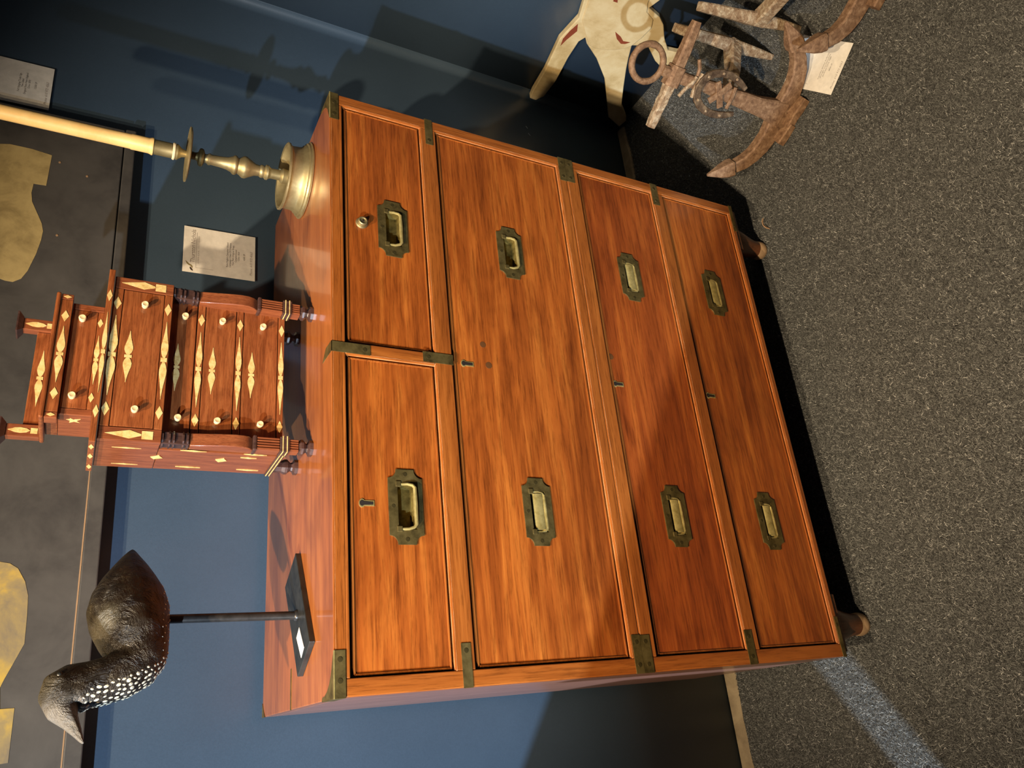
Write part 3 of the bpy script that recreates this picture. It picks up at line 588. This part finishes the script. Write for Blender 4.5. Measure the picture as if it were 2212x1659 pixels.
def loon_mat():
    m, nt, bs = base_mat('loon_paint'); v = coords(nt, (1, 1, 1), False)
    n = noise(nt, v, 60, 8, 0.7); n2 = noise(nt, v, 13, 3, 0.5)
    cr = ramp(nt, [(0.40, (0.010, 0.007, 0.005)), (0.58, (0.024, 0.018, 0.012)), (0.76, (0.085, 0.072, 0.048))]); nt.links.new(n, cr.inputs[0])
    ab = N(nt, 'ShaderNodeAttribute', attribute_name='bill'); wr = N(nt, 'ShaderNodeAttribute', attribute_name='wear')
    c = mixc(nt, cr.outputs[0], (0.125, 0.108, 0.072), wr.outputs['Fac'])
    c = mixc(nt, c, (0.16, 0.145, 0.125), ab.outputs['Fac'])
    be = N(nt, 'ShaderNodeAttribute', attribute_name='belly'); c = mixc(nt, c, (0.030, 0.008, 0.005), be.outputs['Fac'])
    nt.links.new(c, bs.inputs['Base Color'])
    bs.inputs['Roughness'].default_value = 0.42; bs.inputs['Specular IOR Level'].default_value = 0.4
    st = noise(nt, coords(nt, (1, 1, 1), False), 34, 5, 0.75, 1.2)
    bump(nt, bs, st, 0.9, 0.010); return m
def loon():
    # body and neck lofts in (s along the bird, z above the chest top), merged by a voxel remesh
    body = [(0.1245, 0.2330, 0.0016, 0.0018), (0.115, 0.2335, 0.0070, 0.0095), (0.100, 0.2345, 0.0150, 0.0190), (0.080, 0.2345, 0.0260, 0.0290), (0.058, 0.2350, 0.0370, 0.0385), (0.035, 0.2345, 0.0470, 0.0440), (0.010, 0.2335, 0.0515, 0.0470), (-0.015, 0.2310, 0.0490, 0.0480), (-0.038, 0.2260, 0.0435, 0.0460), (-0.060, 0.2205, 0.0370, 0.0365), (-0.080, 0.2170, 0.0295, 0.0295), (-0.096, 0.2190, 0.0195, 0.0200), (-0.104, 0.2210, 0.0080, 0.0080)]
    neck = [(-0.060, 0.2130, 0.0290, 0.0300, 155), (-0.0760, 0.2200, 0.0310, 0.0300, 132), (-0.0890, 0.2380, 0.0310, 0.0295, 110), (-0.0975, 0.2580, 0.0290, 0.0275, 98), (-0.1015, 0.2750, 0.0285, 0.0262, 96), (-0.1060, 0.2895, 0.0320, 0.0265, 112), (-0.1120, 0.3010, 0.0292, 0.0265, 138), (-0.1240, 0.3040, 0.0235, 0.0220, 160), (-0.1360, 0.2985, 0.0165, 0.0155, 200), (-0.1500, 0.2895, 0.0100, 0.0105, 212), (-0.1640, 0.2815, 0.0060, 0.0070, 214), (-0.1760, 0.2755, 0.0028, 0.0036, 212), (-0.1815, 0.2728, 0.0010, 0.0014, 212)]
    seg = 28; mb = MB()
    def loft(secs):
        n = len(secs); vs = []; fs = []
        for s_, z_, rv, rl, ang in secs:
            a = R(ang); nx, nz = -math.sin(a), math.cos(a)         # normal of the spine within the bird's plane
            for k in range(seg):
                t = 2*math.pi*k/seg; vs.append(bw(s_ + nx*rv*math.cos(t), rl*math.sin(t), z_ + nz*rv*math.cos(t)))
        for i in range(n-1):
            for k in range(seg): k2 = (k+1) % seg; fs.append((i*seg+k, i*seg+k2, (i+1)*seg+k2, (i+1)*seg+k))
        fs.append(tuple(range(seg))[::-1]); fs.append(tuple((n-1)*seg+k for k in range(seg))); mb.add(vs, fs)
    loft([(*b, 180) for b in body]); loft(neck)
    # eye bulge
    o = mb.build('tmp', M_black)
    r = o.modifiers.new('r', 'REMESH'); r.mode = 'VOXEL'; r.voxel_size = 0.0019
    s = o.modifiers.new('s', 'SMOOTH'); s.factor = 0.5; s.iterations = 6
    bpy.context.view_layer.update(); dg = bpy.context.evaluated_depsgraph_get()
    me = bpy.data.meshes.new_from_object(o.evaluated_get(dg)); bpy.data.objects.remove(o)
    me.name = 'loon_body'; n = len(me.vertices); co = np.zeros(n*3, np.float32); me.vertices.foreach_get('co', co); co = co.reshape(-1, 3)
    s_ = (co[:, 0]-BO.x)*BD.x + (co[:, 1]-BO.y)*BD.y; l_ = (co[:, 0]-BO.x)*BN.x + (co[:, 1]-BO.y)*BN.y; z_ = co[:, 2]-H
    # signed distance ahead of a line down the throat: front of the neck and the chest carry the spots
    zz = [0.176, 0.190, 0.205, 0.225, 0.245, 0.262, 0.275, 0.29]; ss = [-0.035, -0.072, -0.088, -0.100, -0.108, -0.1125, -0.118, -0.150]
    lim = np.interp(z_, zz, ss) - 0.004; sm = np.clip((lim - s_)/0.003, 0, 1)*(z_ < 0.284)
    under = np.clip((0.1965 - z_)/0.004, 0, 1)*(s_ < 0.045)*(s_ > -0.085)*0.55; spots = np.maximum(sm, under)
    bill = np.clip((-0.122 - s_)/0.018, 0, 1)*np.clip((z_-0.262)/0.01, 0, 1)
    belly = np.clip((0.214 - z_)/0.016, 0, 1)*np.clip((s_+0.09)/0.03, 0, 1)*0.75
    wear = np.clip(1-np.hypot((s_+0.028)/0.026, (z_-0.262)/0.018), 0, 1)*0.9 + np.clip(1-np.hypot((s_+0.113)/0.022, (z_-0.318)/0.018), 0, 1)*0.5
    for nm, ar in (('spots', spots), ('bill', bill), ('belly', belly), ('wear', np.clip(wear, 0, 1))):
        a = me.attributes.new(nm, 'FLOAT', 'POINT'); a.data.foreach_set('value', ar.astype(np.float32))
    root = thing('loon_decoy', bw(-0.0045, 0, 0.183), 'dark carved wooden loon decoy with white spots down its throat', 'decoy')
    off = np.array(root.location, np.float32); me.vertices.foreach_set('co', (co-off).ravel()); me.update()
    me.polygons.foreach_set('use_smooth', [True]*len(me.polygons)); me.materials.clear(); me.materials.append(loon_mat())
    b = bpy.data.objects.new('loon_body', me); COL.objects.link(b); b.parent = root
    nor = np.zeros(n*3, np.float32); me.vertex_normals.foreach_get('vector', nor); nor = nor.reshape(-1, 3)
    rng = np.random.RandomState(4); cand = [i for i in rng.permutation(n) if spots[i] > 0.3 and s_[i] > -0.137]; got = []; ms = MB()
    for i in cand:
        p = co[i]; dmin = 0.0055 if sm[i] > 0.3 else 0.0085
        if any((abs(p-q)**2).sum() < dmin**2 for q in got): continue
        got.append(p); nv = Vector(nor[i]).normalized(); t1 = (Vector((0, 0, 1)) - nv*nv.z); t1 = t1.normalized() if t1.length > 0.2 else Vector(BD); t2 = nv.cross(t1)
        ra = rng.uniform(0.0016, 0.0031) if sm[i] > 0.3 else rng.uniform(0.0009, 0.0015); rb = ra*rng.uniform(0.55, 0.85); th0 = rng.uniform(-0.5, 0.5); t1, t2 = t1*math.cos(th0)+t2*math.sin(th0), t2*math.cos(th0)-t1*math.sin(th0)
        ring = [Vector(p) + nv*0.0002 + t1*ra*math.cos(k*math.pi/4) + t2*rb*math.sin(k*math.pi/4) for k in range(8)]
        ms.add([Vector(p) + nv*0.0009] + ring, [(0, k+1, (k+1) % 8+1) for k in range(8)])
    so = ms.build('throat_spots', plain('white_spot_paint', (0.72, 0.66, 0.50), 0.5), root); so['kind'] = 'stuff'
    for sg in (-1, 1):
        p = Vector(bw(-0.1010, sg*0.0228, 0.3060)); MB().lathe([(0.0001, -0.0034), (0.0022, -0.0028), (0.0036, -0.0012), (0.0038, 0.0006), (0.0026, 0.0026), (0.0001, 0.0034)], p, 14).build('eye', M_black, root, smooth=True)
loon()

# ------------------------------------------------------------------ black sign board with gold boots, hung on the back wall
YB = 0.432
sb = thing('sign_board', (0.45, 0.449, 1.365), 'large black painted sign board with worn gold boots on the wall', 'sign')
def bz(x): return 1.3495 + 0.0275*(x+0.048)/1.222
mb = MB().xz([(-0.42, bz(-0.42)+0.0275), (1.1725, bz(1.17)+0.0215), (1.1665, 2.05), (-0.44, 2.02)], YB, YB+0.030); mb.build('panel', M_board, sb, bevel=0.002)
mb = MB().xz([(-0.42, bz(-0.42)), (1.1745, bz(1.17)), (1.1735, bz(1.17)+0.0195), (0.838, bz(0.838)+0.0210), (0.42, bz(0.42)+0.0255), (-0.42, bz(-0.42)+0.0262)], YB-0.003, YB+0.030); mb.build('bottom_batten', M_board, sb, bevel=0.0022)
mb = MB().xz([(-0.42, bz(-0.42)+0.0262), (0.20, bz(0.2)+0.0257), (0.42, bz(0.42)+0.0255), (0.43, bz(0.43)+0.0275), (0.2, bz(0.2)+0.0278), (-0.42, bz(-0.42)+0.0276)], YB-0.0022, YB+0.01); mb.build('bare_edge', M_boardedge, sb)
def zrel(pts): return [(x, H+z) for x, z in pts]
boot = [(1.0691, 0.5216), (1.0734, 0.5053), (1.0731, 0.4689), (1.0679, 0.4343), (0.9936, 0.4353), (0.9924, 0.4561), (0.9708, 0.4570), (0.9506, 0.4534), (0.9267, 0.4420), (0.9055, 0.4320), (0.8889, 0.4279), (0.8684, 0.4285), (0.8360, 0.4328), (0.7977, 0.4413), (0.7796, 0.4490), (0.7705, 0.4607), (0.7709, 0.4726), (0.7733, 0.4808), (0.790, 0.500), (0.850, 0.520), (0.905, 0.550), (0.915, 0.60), (0.905, 0.80), (1.090, 0.80), (1.078, 0.62), (1.066, 0.55)]
MB().xz(zrel(boot), YB-0.0006, YB+0.001).build('painted_boot', M_gold, sb)
boot2 = [(0.2636, 0.4105), (0.2610, 0.3967), (0.2531, 0.3848), (0.2324, 0.3725), (0.2104, 0.3656), (0.1794, 0.3630), (0.1371, 0.3611), (0.1055, 0.3732), (0.0858, 0.3809), (0.0747, 0.3845), (0.0444, 0.3803), (0.0444, 0.3620), (-0.0302, 0.3601), (-0.0340, 0.43), (-0.030, 0.47), (-0.045, 0.56), (-0.055, 0.80), (0.130, 0.80), (0.120, 0.55), (0.180, 0.48), (0.245, 0.44)]
MB().xz(zrel(boot2), YB-0.0006, YB+0.001).build('painted_boot', M_gold_b, sb)
for x_, z_ in ((1.055, 1.505), (1.035, 1.455), (0.885, 1.49)):
    MB().lathe([(0.0024, 0.001), (0.0022, -0.0008), (0.0001, -0.001)], (x_, YB, z_), 8, 'y').build('nail_hole', M_boardedge, sb)

# ------------------------------------------------------------------ printed cards
def text_mesh(body, size, align='LEFT', shear=0.0, spacing=1.0):
    cu = bpy.data.curves.new('t', 'FONT'); cu.body = body; cu.size = size; cu.align_x = align; cu.shear = shear; cu.space_character = spacing; cu.resolution_u = 3
    o = bpy.data.objects.new('t', cu); COL.objects.link(o); bpy.context.view_layer.update()
    me = bpy.data.meshes.new_from_object(o.evaluated_get(bpy.context.evaluated_depsgraph_get())); bpy.data.objects.remove(o); bpy.data.curves.remove(cu)
    return me
CWD, CHT = 0.1125, 0.1455
def card(name, label, place, origin, lines, header='Thurston Nichols', curl=None, rough_group='printed price cards'):
    """place(u, v, h): card coordinates (u right, v up, h off the face) to world"""
    root = thing(name, origin, label, 'card', rough_group)
    nv = 18; mb = MB(); vs = []; fs = []
    for j in range(nv+1):
        for u in (0, CWD):
            vs.append(place(u, CHT*j/nv, 0.0)); vs.append(place(u, CHT*j/nv, 0.0004))
    for j in range(nv):
        a = 4*j; b = a+4
        fs += [(a+1, a+3, b+3, b+1), (a, b, b+2, a+2), (a, a+1, b+1, b), (a+2, b+2, b+3, a+3)]
    fs += [(0, 2, 3, 1), (4*nv, 4*nv+1, 4*nv+3, 4*nv+2)]
    mb.add(vs, fs); mb.build('paper', M_paper, root)
    def put(nm, me, u0, v0, mat, hh=0.0007):
        n = len(me.vertices)
        for v in me.vertices: v.co = Vector(place(u0+v.co.x, v0+v.co.y, hh)) - root.location
        me.materials.clear(); me.materials.append(mat); o = bpy.data.objects.new(nm, me); COL.objects.link(o); o.parent = root
    def flat(nm, pts, mat):
        me = bpy.data.meshes.new(nm); me.from_pydata([tuple(Vector(place(a, b, 0.0007)) - root.location) for a, b in pts], [], [tuple(range(len(pts)))]); me.materials.append(mat)
        o = bpy.data.objects.new(nm, me); COL.objects.link(o); o.parent = root
    # swoosh emblem
    flat('emblem', [(0.0035, 0.1255), (0.0065, 0.1300), (0.0105, 0.1315), (0.0135, 0.1312), (0.0125, 0.1298), (0.0095, 0.1272), (0.0055, 0.1250)], M_brown_ink)
    flat('emblem', [(0.0095, 0.1262), (0.0150, 0.1258), (0.0185, 0.1290), (0.0205, 0.1330), (0.0275, 0.1405), (0.0195, 0.1375), (0.0165, 0.1338), (0.0150, 0.1300), (0.0125, 0.1282)], M_olive)
    put('print_header', text_mesh(header, 0.0125, spacing=0.93), 0.0235, 0.1225, M_ink_l)
    put('print_subheader', text_mesh('AMERICAN  ANTIQUES', 0.0046, spacing=1.5), 0.0235, 0.1140, M_ink_l)
    flat('print_rule', [(0.0125, 0.1195), (0.1000, 0.1195), (0.1000, 0.1200), (0.0125, 0.1200)], M_ink_l)
    flat('print_rule', [(0.0125, 0.0850), (0.0130, 0.0850), (0.0130, 0.1195), (0.0125, 0.1195)], M_ink_l)
    v = 0.0560
    for ln in lines:
        if ln: put('print_line', text_mesh(ln, 0.0052, 'CENTER'), CWD*0.5, v, M_ink)
        v -= 0.0058
    put('print_phone', text_mesh('Phone: 610 972 4563', 0.0070, shear=0.25), 0.0120, 0.0060, M_ink_l)
    return root
def on_wall(x0, z0, tilt=0.0, y=WY-0.0045):
    def f(u, v, h): return (x0+u*math.cos(tilt)-v*math.sin(tilt), y-h+0.003*(1-v/CHT)*0.0, z0+v*math.cos(tilt)+u*math.sin(tilt))
    return f
card('price_card', 'white printed card on wall between candlestick and miniature chest', on_wall(0.8725, 1.1182, 0.022), (0.927, WY-0.004, 1.118),
     ['Rare English Camphor Wood', 'Campaign Chest Of Drawers', 'Two Part Original Brass', 'Camphorwood', 'Circa 1820', '', '6500 SP'])
card('price_card', 'white printed card high on wall beside the black sign board', on_wall(1.2015, 1.5420, 0.018), (1.257, WY-0.004, 1.542),
     ['Full Hanging Trade Sign', 'Two Sided', 'Original Paint New England', 'Circa 1870', '', '12500 SP'])

# ------------------------------------------------------------------ cream animal cutout leaning by the right wall
an = [(0.083, 0.3774), (0.1519, 0.3554), (0.2335, 0.3672), (0.3492, 0.3481), (0.430, 0.3425), (0.4802, 0.3371), (0.4961, 0.3333), (0.4901, 0.3162), (0.4346, 0.3014), (0.3656, 0.2992), (0.2775, 0.311), (0.2175, 0.3134), (0.1985, 0.304), (0.2141, 0.2892), (0.246, 0.2351), (0.2986, 0.1716), (0.365, 0.118), (0.4229, 0.0733), (0.443, 0.0184), (0.4114, 0.0134), (0.3953, 0.025), (0.3627, 0.0652), (0.30, 0.102), (0.2399, 0.1349), (0.205, 0.152), (0.1642, 0.1698), (0.1464, 0.1273), (0.1801, 0.0762), (0.1901, 0.049), (0.1812, 0.0172), (0.1562, 0.0005), (0.1209, 0.0003), (0.1137, 0.010), (0.1278, 0.0339), (0.1337, 0.0645), (0.105, 0.100), (0.0695, 0.1311), (0.0545, 0.1551), (0.0429, 0.20), (0.0007, 0.1854), (-0.10, 0.185), (-0.20, 0.20), (-0.235, 0.14), (-0.25, 0.06), (-0.255, 0.0008), (-0.30, 0.0008), (-0.295, 0.08), (-0.30, 0.20), (-0.33, 0.30), (-0.40, 0.36), (-0.45, 0.37), (-0.46, 0.41), (-0.40, 0.46), (-0.34, 0.46), (-0.28, 0.42), (-0.18, 0.395), (-0.05, 0.385)]
fig = thing('animal_cutout', (1.668, 0.2, 0), 'flat cream painted wooden animal cutout with red streaks leaning by the right wall', 'cutout')
an = [(max(-0.6, min(y, 0.458)) if y > 0.455 else y, z) for y, z in an]
def lean(y, z, dx): return (1.652 + 0.055*z + dx, y, z)
mb = MB(); mb.prism(an, lambda a, b: lean(a, b, 0.0), lambda a, b: lean(a, b, 0.020)); mb.build('board', M_cream, fig, bevel=0.003, seg=3)
# carved haunch disc and relief
hp = [(0.2130, 0.2870), (0.2145, 0.262), (0.2080, 0.235), (0.196, 0.208), (0.180, 0.186), (0.1642, 0.1725), (0.130, 0.163), (0.090, 0.158), (0.066, 0.170), (0.054, 0.200), (0.03, 0.215), (-0.02, 0.230), (-0.02, 0.370), (0.083, 0.366), (0.1519, 0.345), (0.1935, 0.304)]
mb = MB(); mb.prism(hp, lambda a, b: lean(a, b, 0.001), lambda a, b: lean(a, b, -0.004)); mb.build('haunch', M_cream, fig, bevel=0.0025, seg=3)
for pl, d_ in (([(0.1423, 0.2429), (0.149, 0.2203), (0.1587, 0.2044), (0.1534, 0.1839), (0.1643, 0.1942), (0.1690, 0.2055), (0.160, 0.2255), (0.150, 0.236)], -0.0048), ([(0.1676, 0.3482), (0.1886, 0.3376), (0.2258, 0.3489), (0.251, 0.3537), (0.227, 0.3597), (0.1962, 0.3558)], -0.0008), ([(0.0524, 0.3059), (0.0518, 0.2978), (0.0628, 0.2908), (0.0643, 0.304)], -0.0048)):
    mb = MB(); mb.prism(pl, lambda a, b: lean(a, b, d_), lambda a, b: lean(a, b, d_+0.002)); mb.build('painted_streak', M_redp, fig)

# ------------------------------------------------------------------ anchor andirons
def andiron(O, ang, post, label, group, joint_z, seed):
    rnd = random.Random(seed)
    a = Vector((math.cos(ang), math.sin(ang), 0)); nrm = Vector((-a.y, a.x, 0)); nrm = nrm if nrm.x > 0 else -nrm   # nrm points to the rear post
    O = Vector((O[0], O[1], 0)); root = thing('andiron', O, label, 'andiron', group)
    def P(s, z, d=0.0): p = O + a*s + nrm*d; return (p.x, p.y, z)
    jit = lambda q=0.0012: rnd.uniform(-q, q)
    # shank
    zs = [0.030, 0.055, 0.080, 0.11, 0.15, 0.19, 0.23, 0.27, 0.31, 0.34]; wd = [0.060, 0.054, 0.046, 0.040, 0.036, 0.033, 0.030, 0.027, 0.026, 0.026]
    MB().bar([P(0.003+jit(), z) for z in zs], [(w_+jit(), 0.030+jit()) for w_ in wd], nrm).build('shank', M_rust, root, smooth=True)
    # arms with separate sleeve-like bills
    for sg in (-1, 1):
        arm = [(0.000, 0.034, 0.052), (0.030, 0.030, 0.050), (0.055, 0.031, 0.044), (0.080, 0.036, 0.040), (0.104, 0.045, 0.036), (0.126, 0.060, 0.032), (0.144, 0.080, 0.029)]
        ar = MB().bar([P(sg*s, z) for s, z, w_ in arm], [(w_+jit(), 0.026+jit()) for s, z, w_ in arm], nrm).build('arm', M_rust, root, smooth=True)
        bill = [(0.1465, 0.084, 0.037, 0.033), (0.154, 0.095, 0.037, 0.032), (0.164, 0.110, 0.029, 0.026), (0.174, 0.127, 0.016, 0.014), (0.182, 0.141, 0.006, 0.005)]
        MB().bar([P(sg*s, z) for s, z, w_, t_ in bill], [(w_, t_) for s, z, w_, t_ in bill], nrm).build('bill', M_rust, ar, smooth=True)
    # foot bar under the crown
    for s0, s1, d_ in ((0.012, 0.056, -0.028), (-0.054, -0.006, -0.028)):
        MB().bar([P(s0, 0.016, d_), P((s0+s1)/2, 0.014, d_-0.003), P(s1, 0.011, d_-0.004)], [(0.028, 0.022), (0.026, 0.022), (0.022, 0.018)], (0, 0, 1)).build('toe', M_rust, root, smooth=True)
    MB().bar([P(-0.014, 0.013, -0.027), P(0.016, 0.013, -0.027)], [(0.024, 0.020), (0.024, 0.020)], (0, 0, 1)).build('toe_link', M_rust, root)
    # stock through an eye block
    zst = 0.352
    MB().bar([P(-0.021, zst), P(0.022, zst)], [(0.036, 0.036), (0.036, 0.036)], (0, 0, 1), 0.45).build('eye_block', M_rust, root, smooth=True)
    MB().bar([P(0.021, zst), P(0.06, zst+0.001), P(0.100, zst+0.003), P(0.116, zst+0.004)], [(0.026, 0.026), (0.025, 0.025), (0.022, 0.022), (0.018, 0.018)], (0, 0, 1), 0.35).build('stock_arm', M_rust, root, smooth=True)
    pts = [P(-0.021-0.012*k, zst+jit(0.0008)) for k in range(9)]; MB().bar(pts, [(0.026-0.0008*k+jit(0.002), 0.026-0.0008*k+jit(0.002)) for k in range(9)], (0, 0, 1), 0.4).build('stock_arm', M_rust_l, root)
    # ring and its lug
    MB().bar([P(0.003, zst+0.015), P(0.004, zst+0.036)], [(0.026, 0.024), (0.022, 0.022)], nrm, 0.45).build('ring_lug', M_rust, root, smooth=True)
    rc = (0.006, 0.427); MB().rod([P(rc[0]+0.0385*math.cos(R(t))*0.98, rc[1]+0.0385*math.sin(R(t)), 0.004*math.cos(R(t))) for t in range(0, 360, 12)], [0.0072+jit(0.0005) for _ in range(30)], nrm, 10, True).build('ring', M_rust, root, smooth=True)
    # cotter and keeper below the stock
    MB().rod([P(0.050, 0.3180, -0.014), P(0.034, 0.3080, -0.016), P(0.018, 0.3060, -0.018)], [0.0042, 0.0042, 0.0040], nrm, 7).build('cotter', M_rust, root)
    MB().rod([P(0.016, 0.3070, -0.018), P(0.000, 0.3120, -0.018), P(-0.018, 0.3230, -0.018), P(-0.034, 0.3280, -0.016)], [0.0042, 0.0048, 0.0042, 0.0040], nrm, 7).build('cotter', M_rust_l, root)
    MB().rod([P(0.026, 0.2960, -0.018), P(0.008, 0.2980, -0.020), P(-0.014, 0.2990, -0.020), P(-0.026, 0.2960, -0.018)], [0.0045, 0.0052, 0.0055, 0.0045], nrm, 7).build('pin', M_rust_l, root)
    # horseshoe hung across the shank with nail heads
    half = [(0.029, 0.176), (0.036, 0.193), (0.0415, 0.212), (0.044, 0.232), (0.0425, 0.252), (0.036, 0.271), (0.026, 0.285), (0.013, 0.2925)]
    sh = half + [(0.0, 0.295)] + [(-u, v) for u, v in half[::-1]]; wd_ = [0.010, 0.013, 0.015, 0.016, 0.0165, 0.017, 0.017, 0.017, 0.017]; wd_ += wd_[-2::-1]
    MB().bar([P(s, z, -0.024) for s, z in sh], [(w_, 0.0085) for w_ in wd_], nrm, 0.3).build('horseshoe', M_rust_d, root, smooth=True)
    for i in (2, 4, 6, 10, 12, 14):
        p = Vector(P(sh[i][0], sh[i][1], -0.0288)); MB().lathe([(0.0001, 0.0024), (0.0028, 0.0018), (0.0030, -0.0018), (0.0001, -0.0024)], p, 7).build('nail_head', M_rust_l, root)
    # crossed iron straps between the shoe and the shank
    for (s0, z0), (s1, z1), w_ in (((-0.026, 0.214), (0.022, 0.250), 0.014), ((0.026, 0.214), (-0.022, 0.250), 0.014), ((-0.024, 0.196), (0.024, 0.198), 0.007)):
        MB().bar([P(s0, z0, -0.019), P((s0+s1)/2, (z0+z1)/2, -0.022), P(s1, z1, -0.019)], [(w_, 0.005)]*3, nrm).build('strap', M_rust, root)
    # billet bar back to the rear post
    pb = Vector(post[0]); pt = Vector(post[1]); J = pb.lerp(pt, joint_z)
    S = Vector(P(0.0, 0.175, 0.016)); mid = S.lerp(J, 0.5) + Vector((0, 0, -0.004))
    MB().bar([S, S.lerp(J, 0.3), mid, J], [(0.034, 0.024), (0.032, 0.026), (0.032, 0.028), (0.038, 0.032)], (0, 0, 1)).build('billet_bar', M_rust_l, root, smooth=True)
    k = 7; path = [pb.lerp(pt, i/(k-1)) for i in range(k)]
    szs = [(0.014, 0.014), (0.024, 0.022), (0.034, 0.028), (0.036, 0.030), (0.029, 0.025), (0.027, 0.024), (0.022, 0.020)]
    MB().bar(path, szs, a).build('rear_post', M_rust_l, root, smooth=True)
    return root
andiron((1.212, -0.118), R(-60), ((1.400, -0.128, 0.004), (1.400, -0.1025, 0.291)), 'rusty iron anchor andiron with horseshoe, nearest the chest', 'anchor andirons', 0.42, 1)
andiron((1.330, -0.420), R(-50), ((1.402, -0.218, 0.002), (1.402, -0.172, 0.276)), 'rusty iron anchor andiron partly cut off by the frame, behind the card', 'anchor andirons', 0.42, 2)
# card lying on the carpet, its top curled up against the andiron
bl = Vector((1.1719, -0.2414, 0.0062)); ud = Vector((0.0715, -0.087, 0)).normalized(); vd = Vector((0.087, 0.0715, 0)).normalized()
def on_floor(u, v, h):
    c = 0.092
    if v <= c: p, z, nv_ = v, 0.002*math.sin(v/c*math.pi), Vector((0, 0, 1))
    else:
        rr = 0.060; t = (v-c)/rr; p, z = c + rr*math.sin(t), rr*(1-math.cos(t)); nv_ = Vector((-vd.x*math.sin(t), -vd.y*math.sin(t), math.cos(t)))
    q = bl + ud*u + vd*p + Vector((0, 0, z + 0.004*u/CWD*0)) + nv_*h
    return (q.x, q.y, q.z)
card('price_card', 'white printed card lying on carpet, curled against the iron anchor', on_floor, (1.24, -0.24, 0.004),
     ['Important Anchor Andirons', 'Wrought Iron Horseshoe', 'American Circa 1880', '', '4800 SP'])

# ------------------------------------------------------------------ small litter
cv = [(0.0, 0.0, 0.004), (0.004, 0.003, 0.012), (0.010, 0.004, 0.018), (0.018, 0.002, 0.021), (0.026, -0.002, 0.020)]
o = MB().bar([(0.978+x_, 0.012+y_, z_) for x_, y_, z_ in cv], [(0.002, 0.0010), (0.006, 0.0012), (0.008, 0.0012), (0.006, 0.0012), (0.002, 0.0010)], (0, 1, 0.3)).build('wood_shaving', plain('pale_shaving', (0.55, 0.33, 0.18), 0.6))
tag(o, 'small pale curled wood shaving beside the front right chest foot', 'shaving')
def lint(pts, label, r=0.0006):
    o = MB().rod(pts, r, (0.3, 0.5, 0.8), 5).build('lint_thread', M_lint); tag(o, label, 'lint', 'bits of lint on the fabric')
lint([(-0.117, WY-0.001, 0.842), (-0.1165, WY-0.002, 0.836), (-0.118, WY-0.001, 0.830), (-0.1205, WY-0.0015, 0.826)], 'white thread on the blue back wall left of chest')
lint([(1.560, WY-0.001, 0.3605), (1.552, WY-0.0015, 0.3560)], 'white lint on the dark wall right of chest, upper bit')
lint([(1.535, WY-0.001, 0.3560), (1.527, WY-0.0015, 0.3500)], 'white lint on the dark wall right of chest, lower bit')
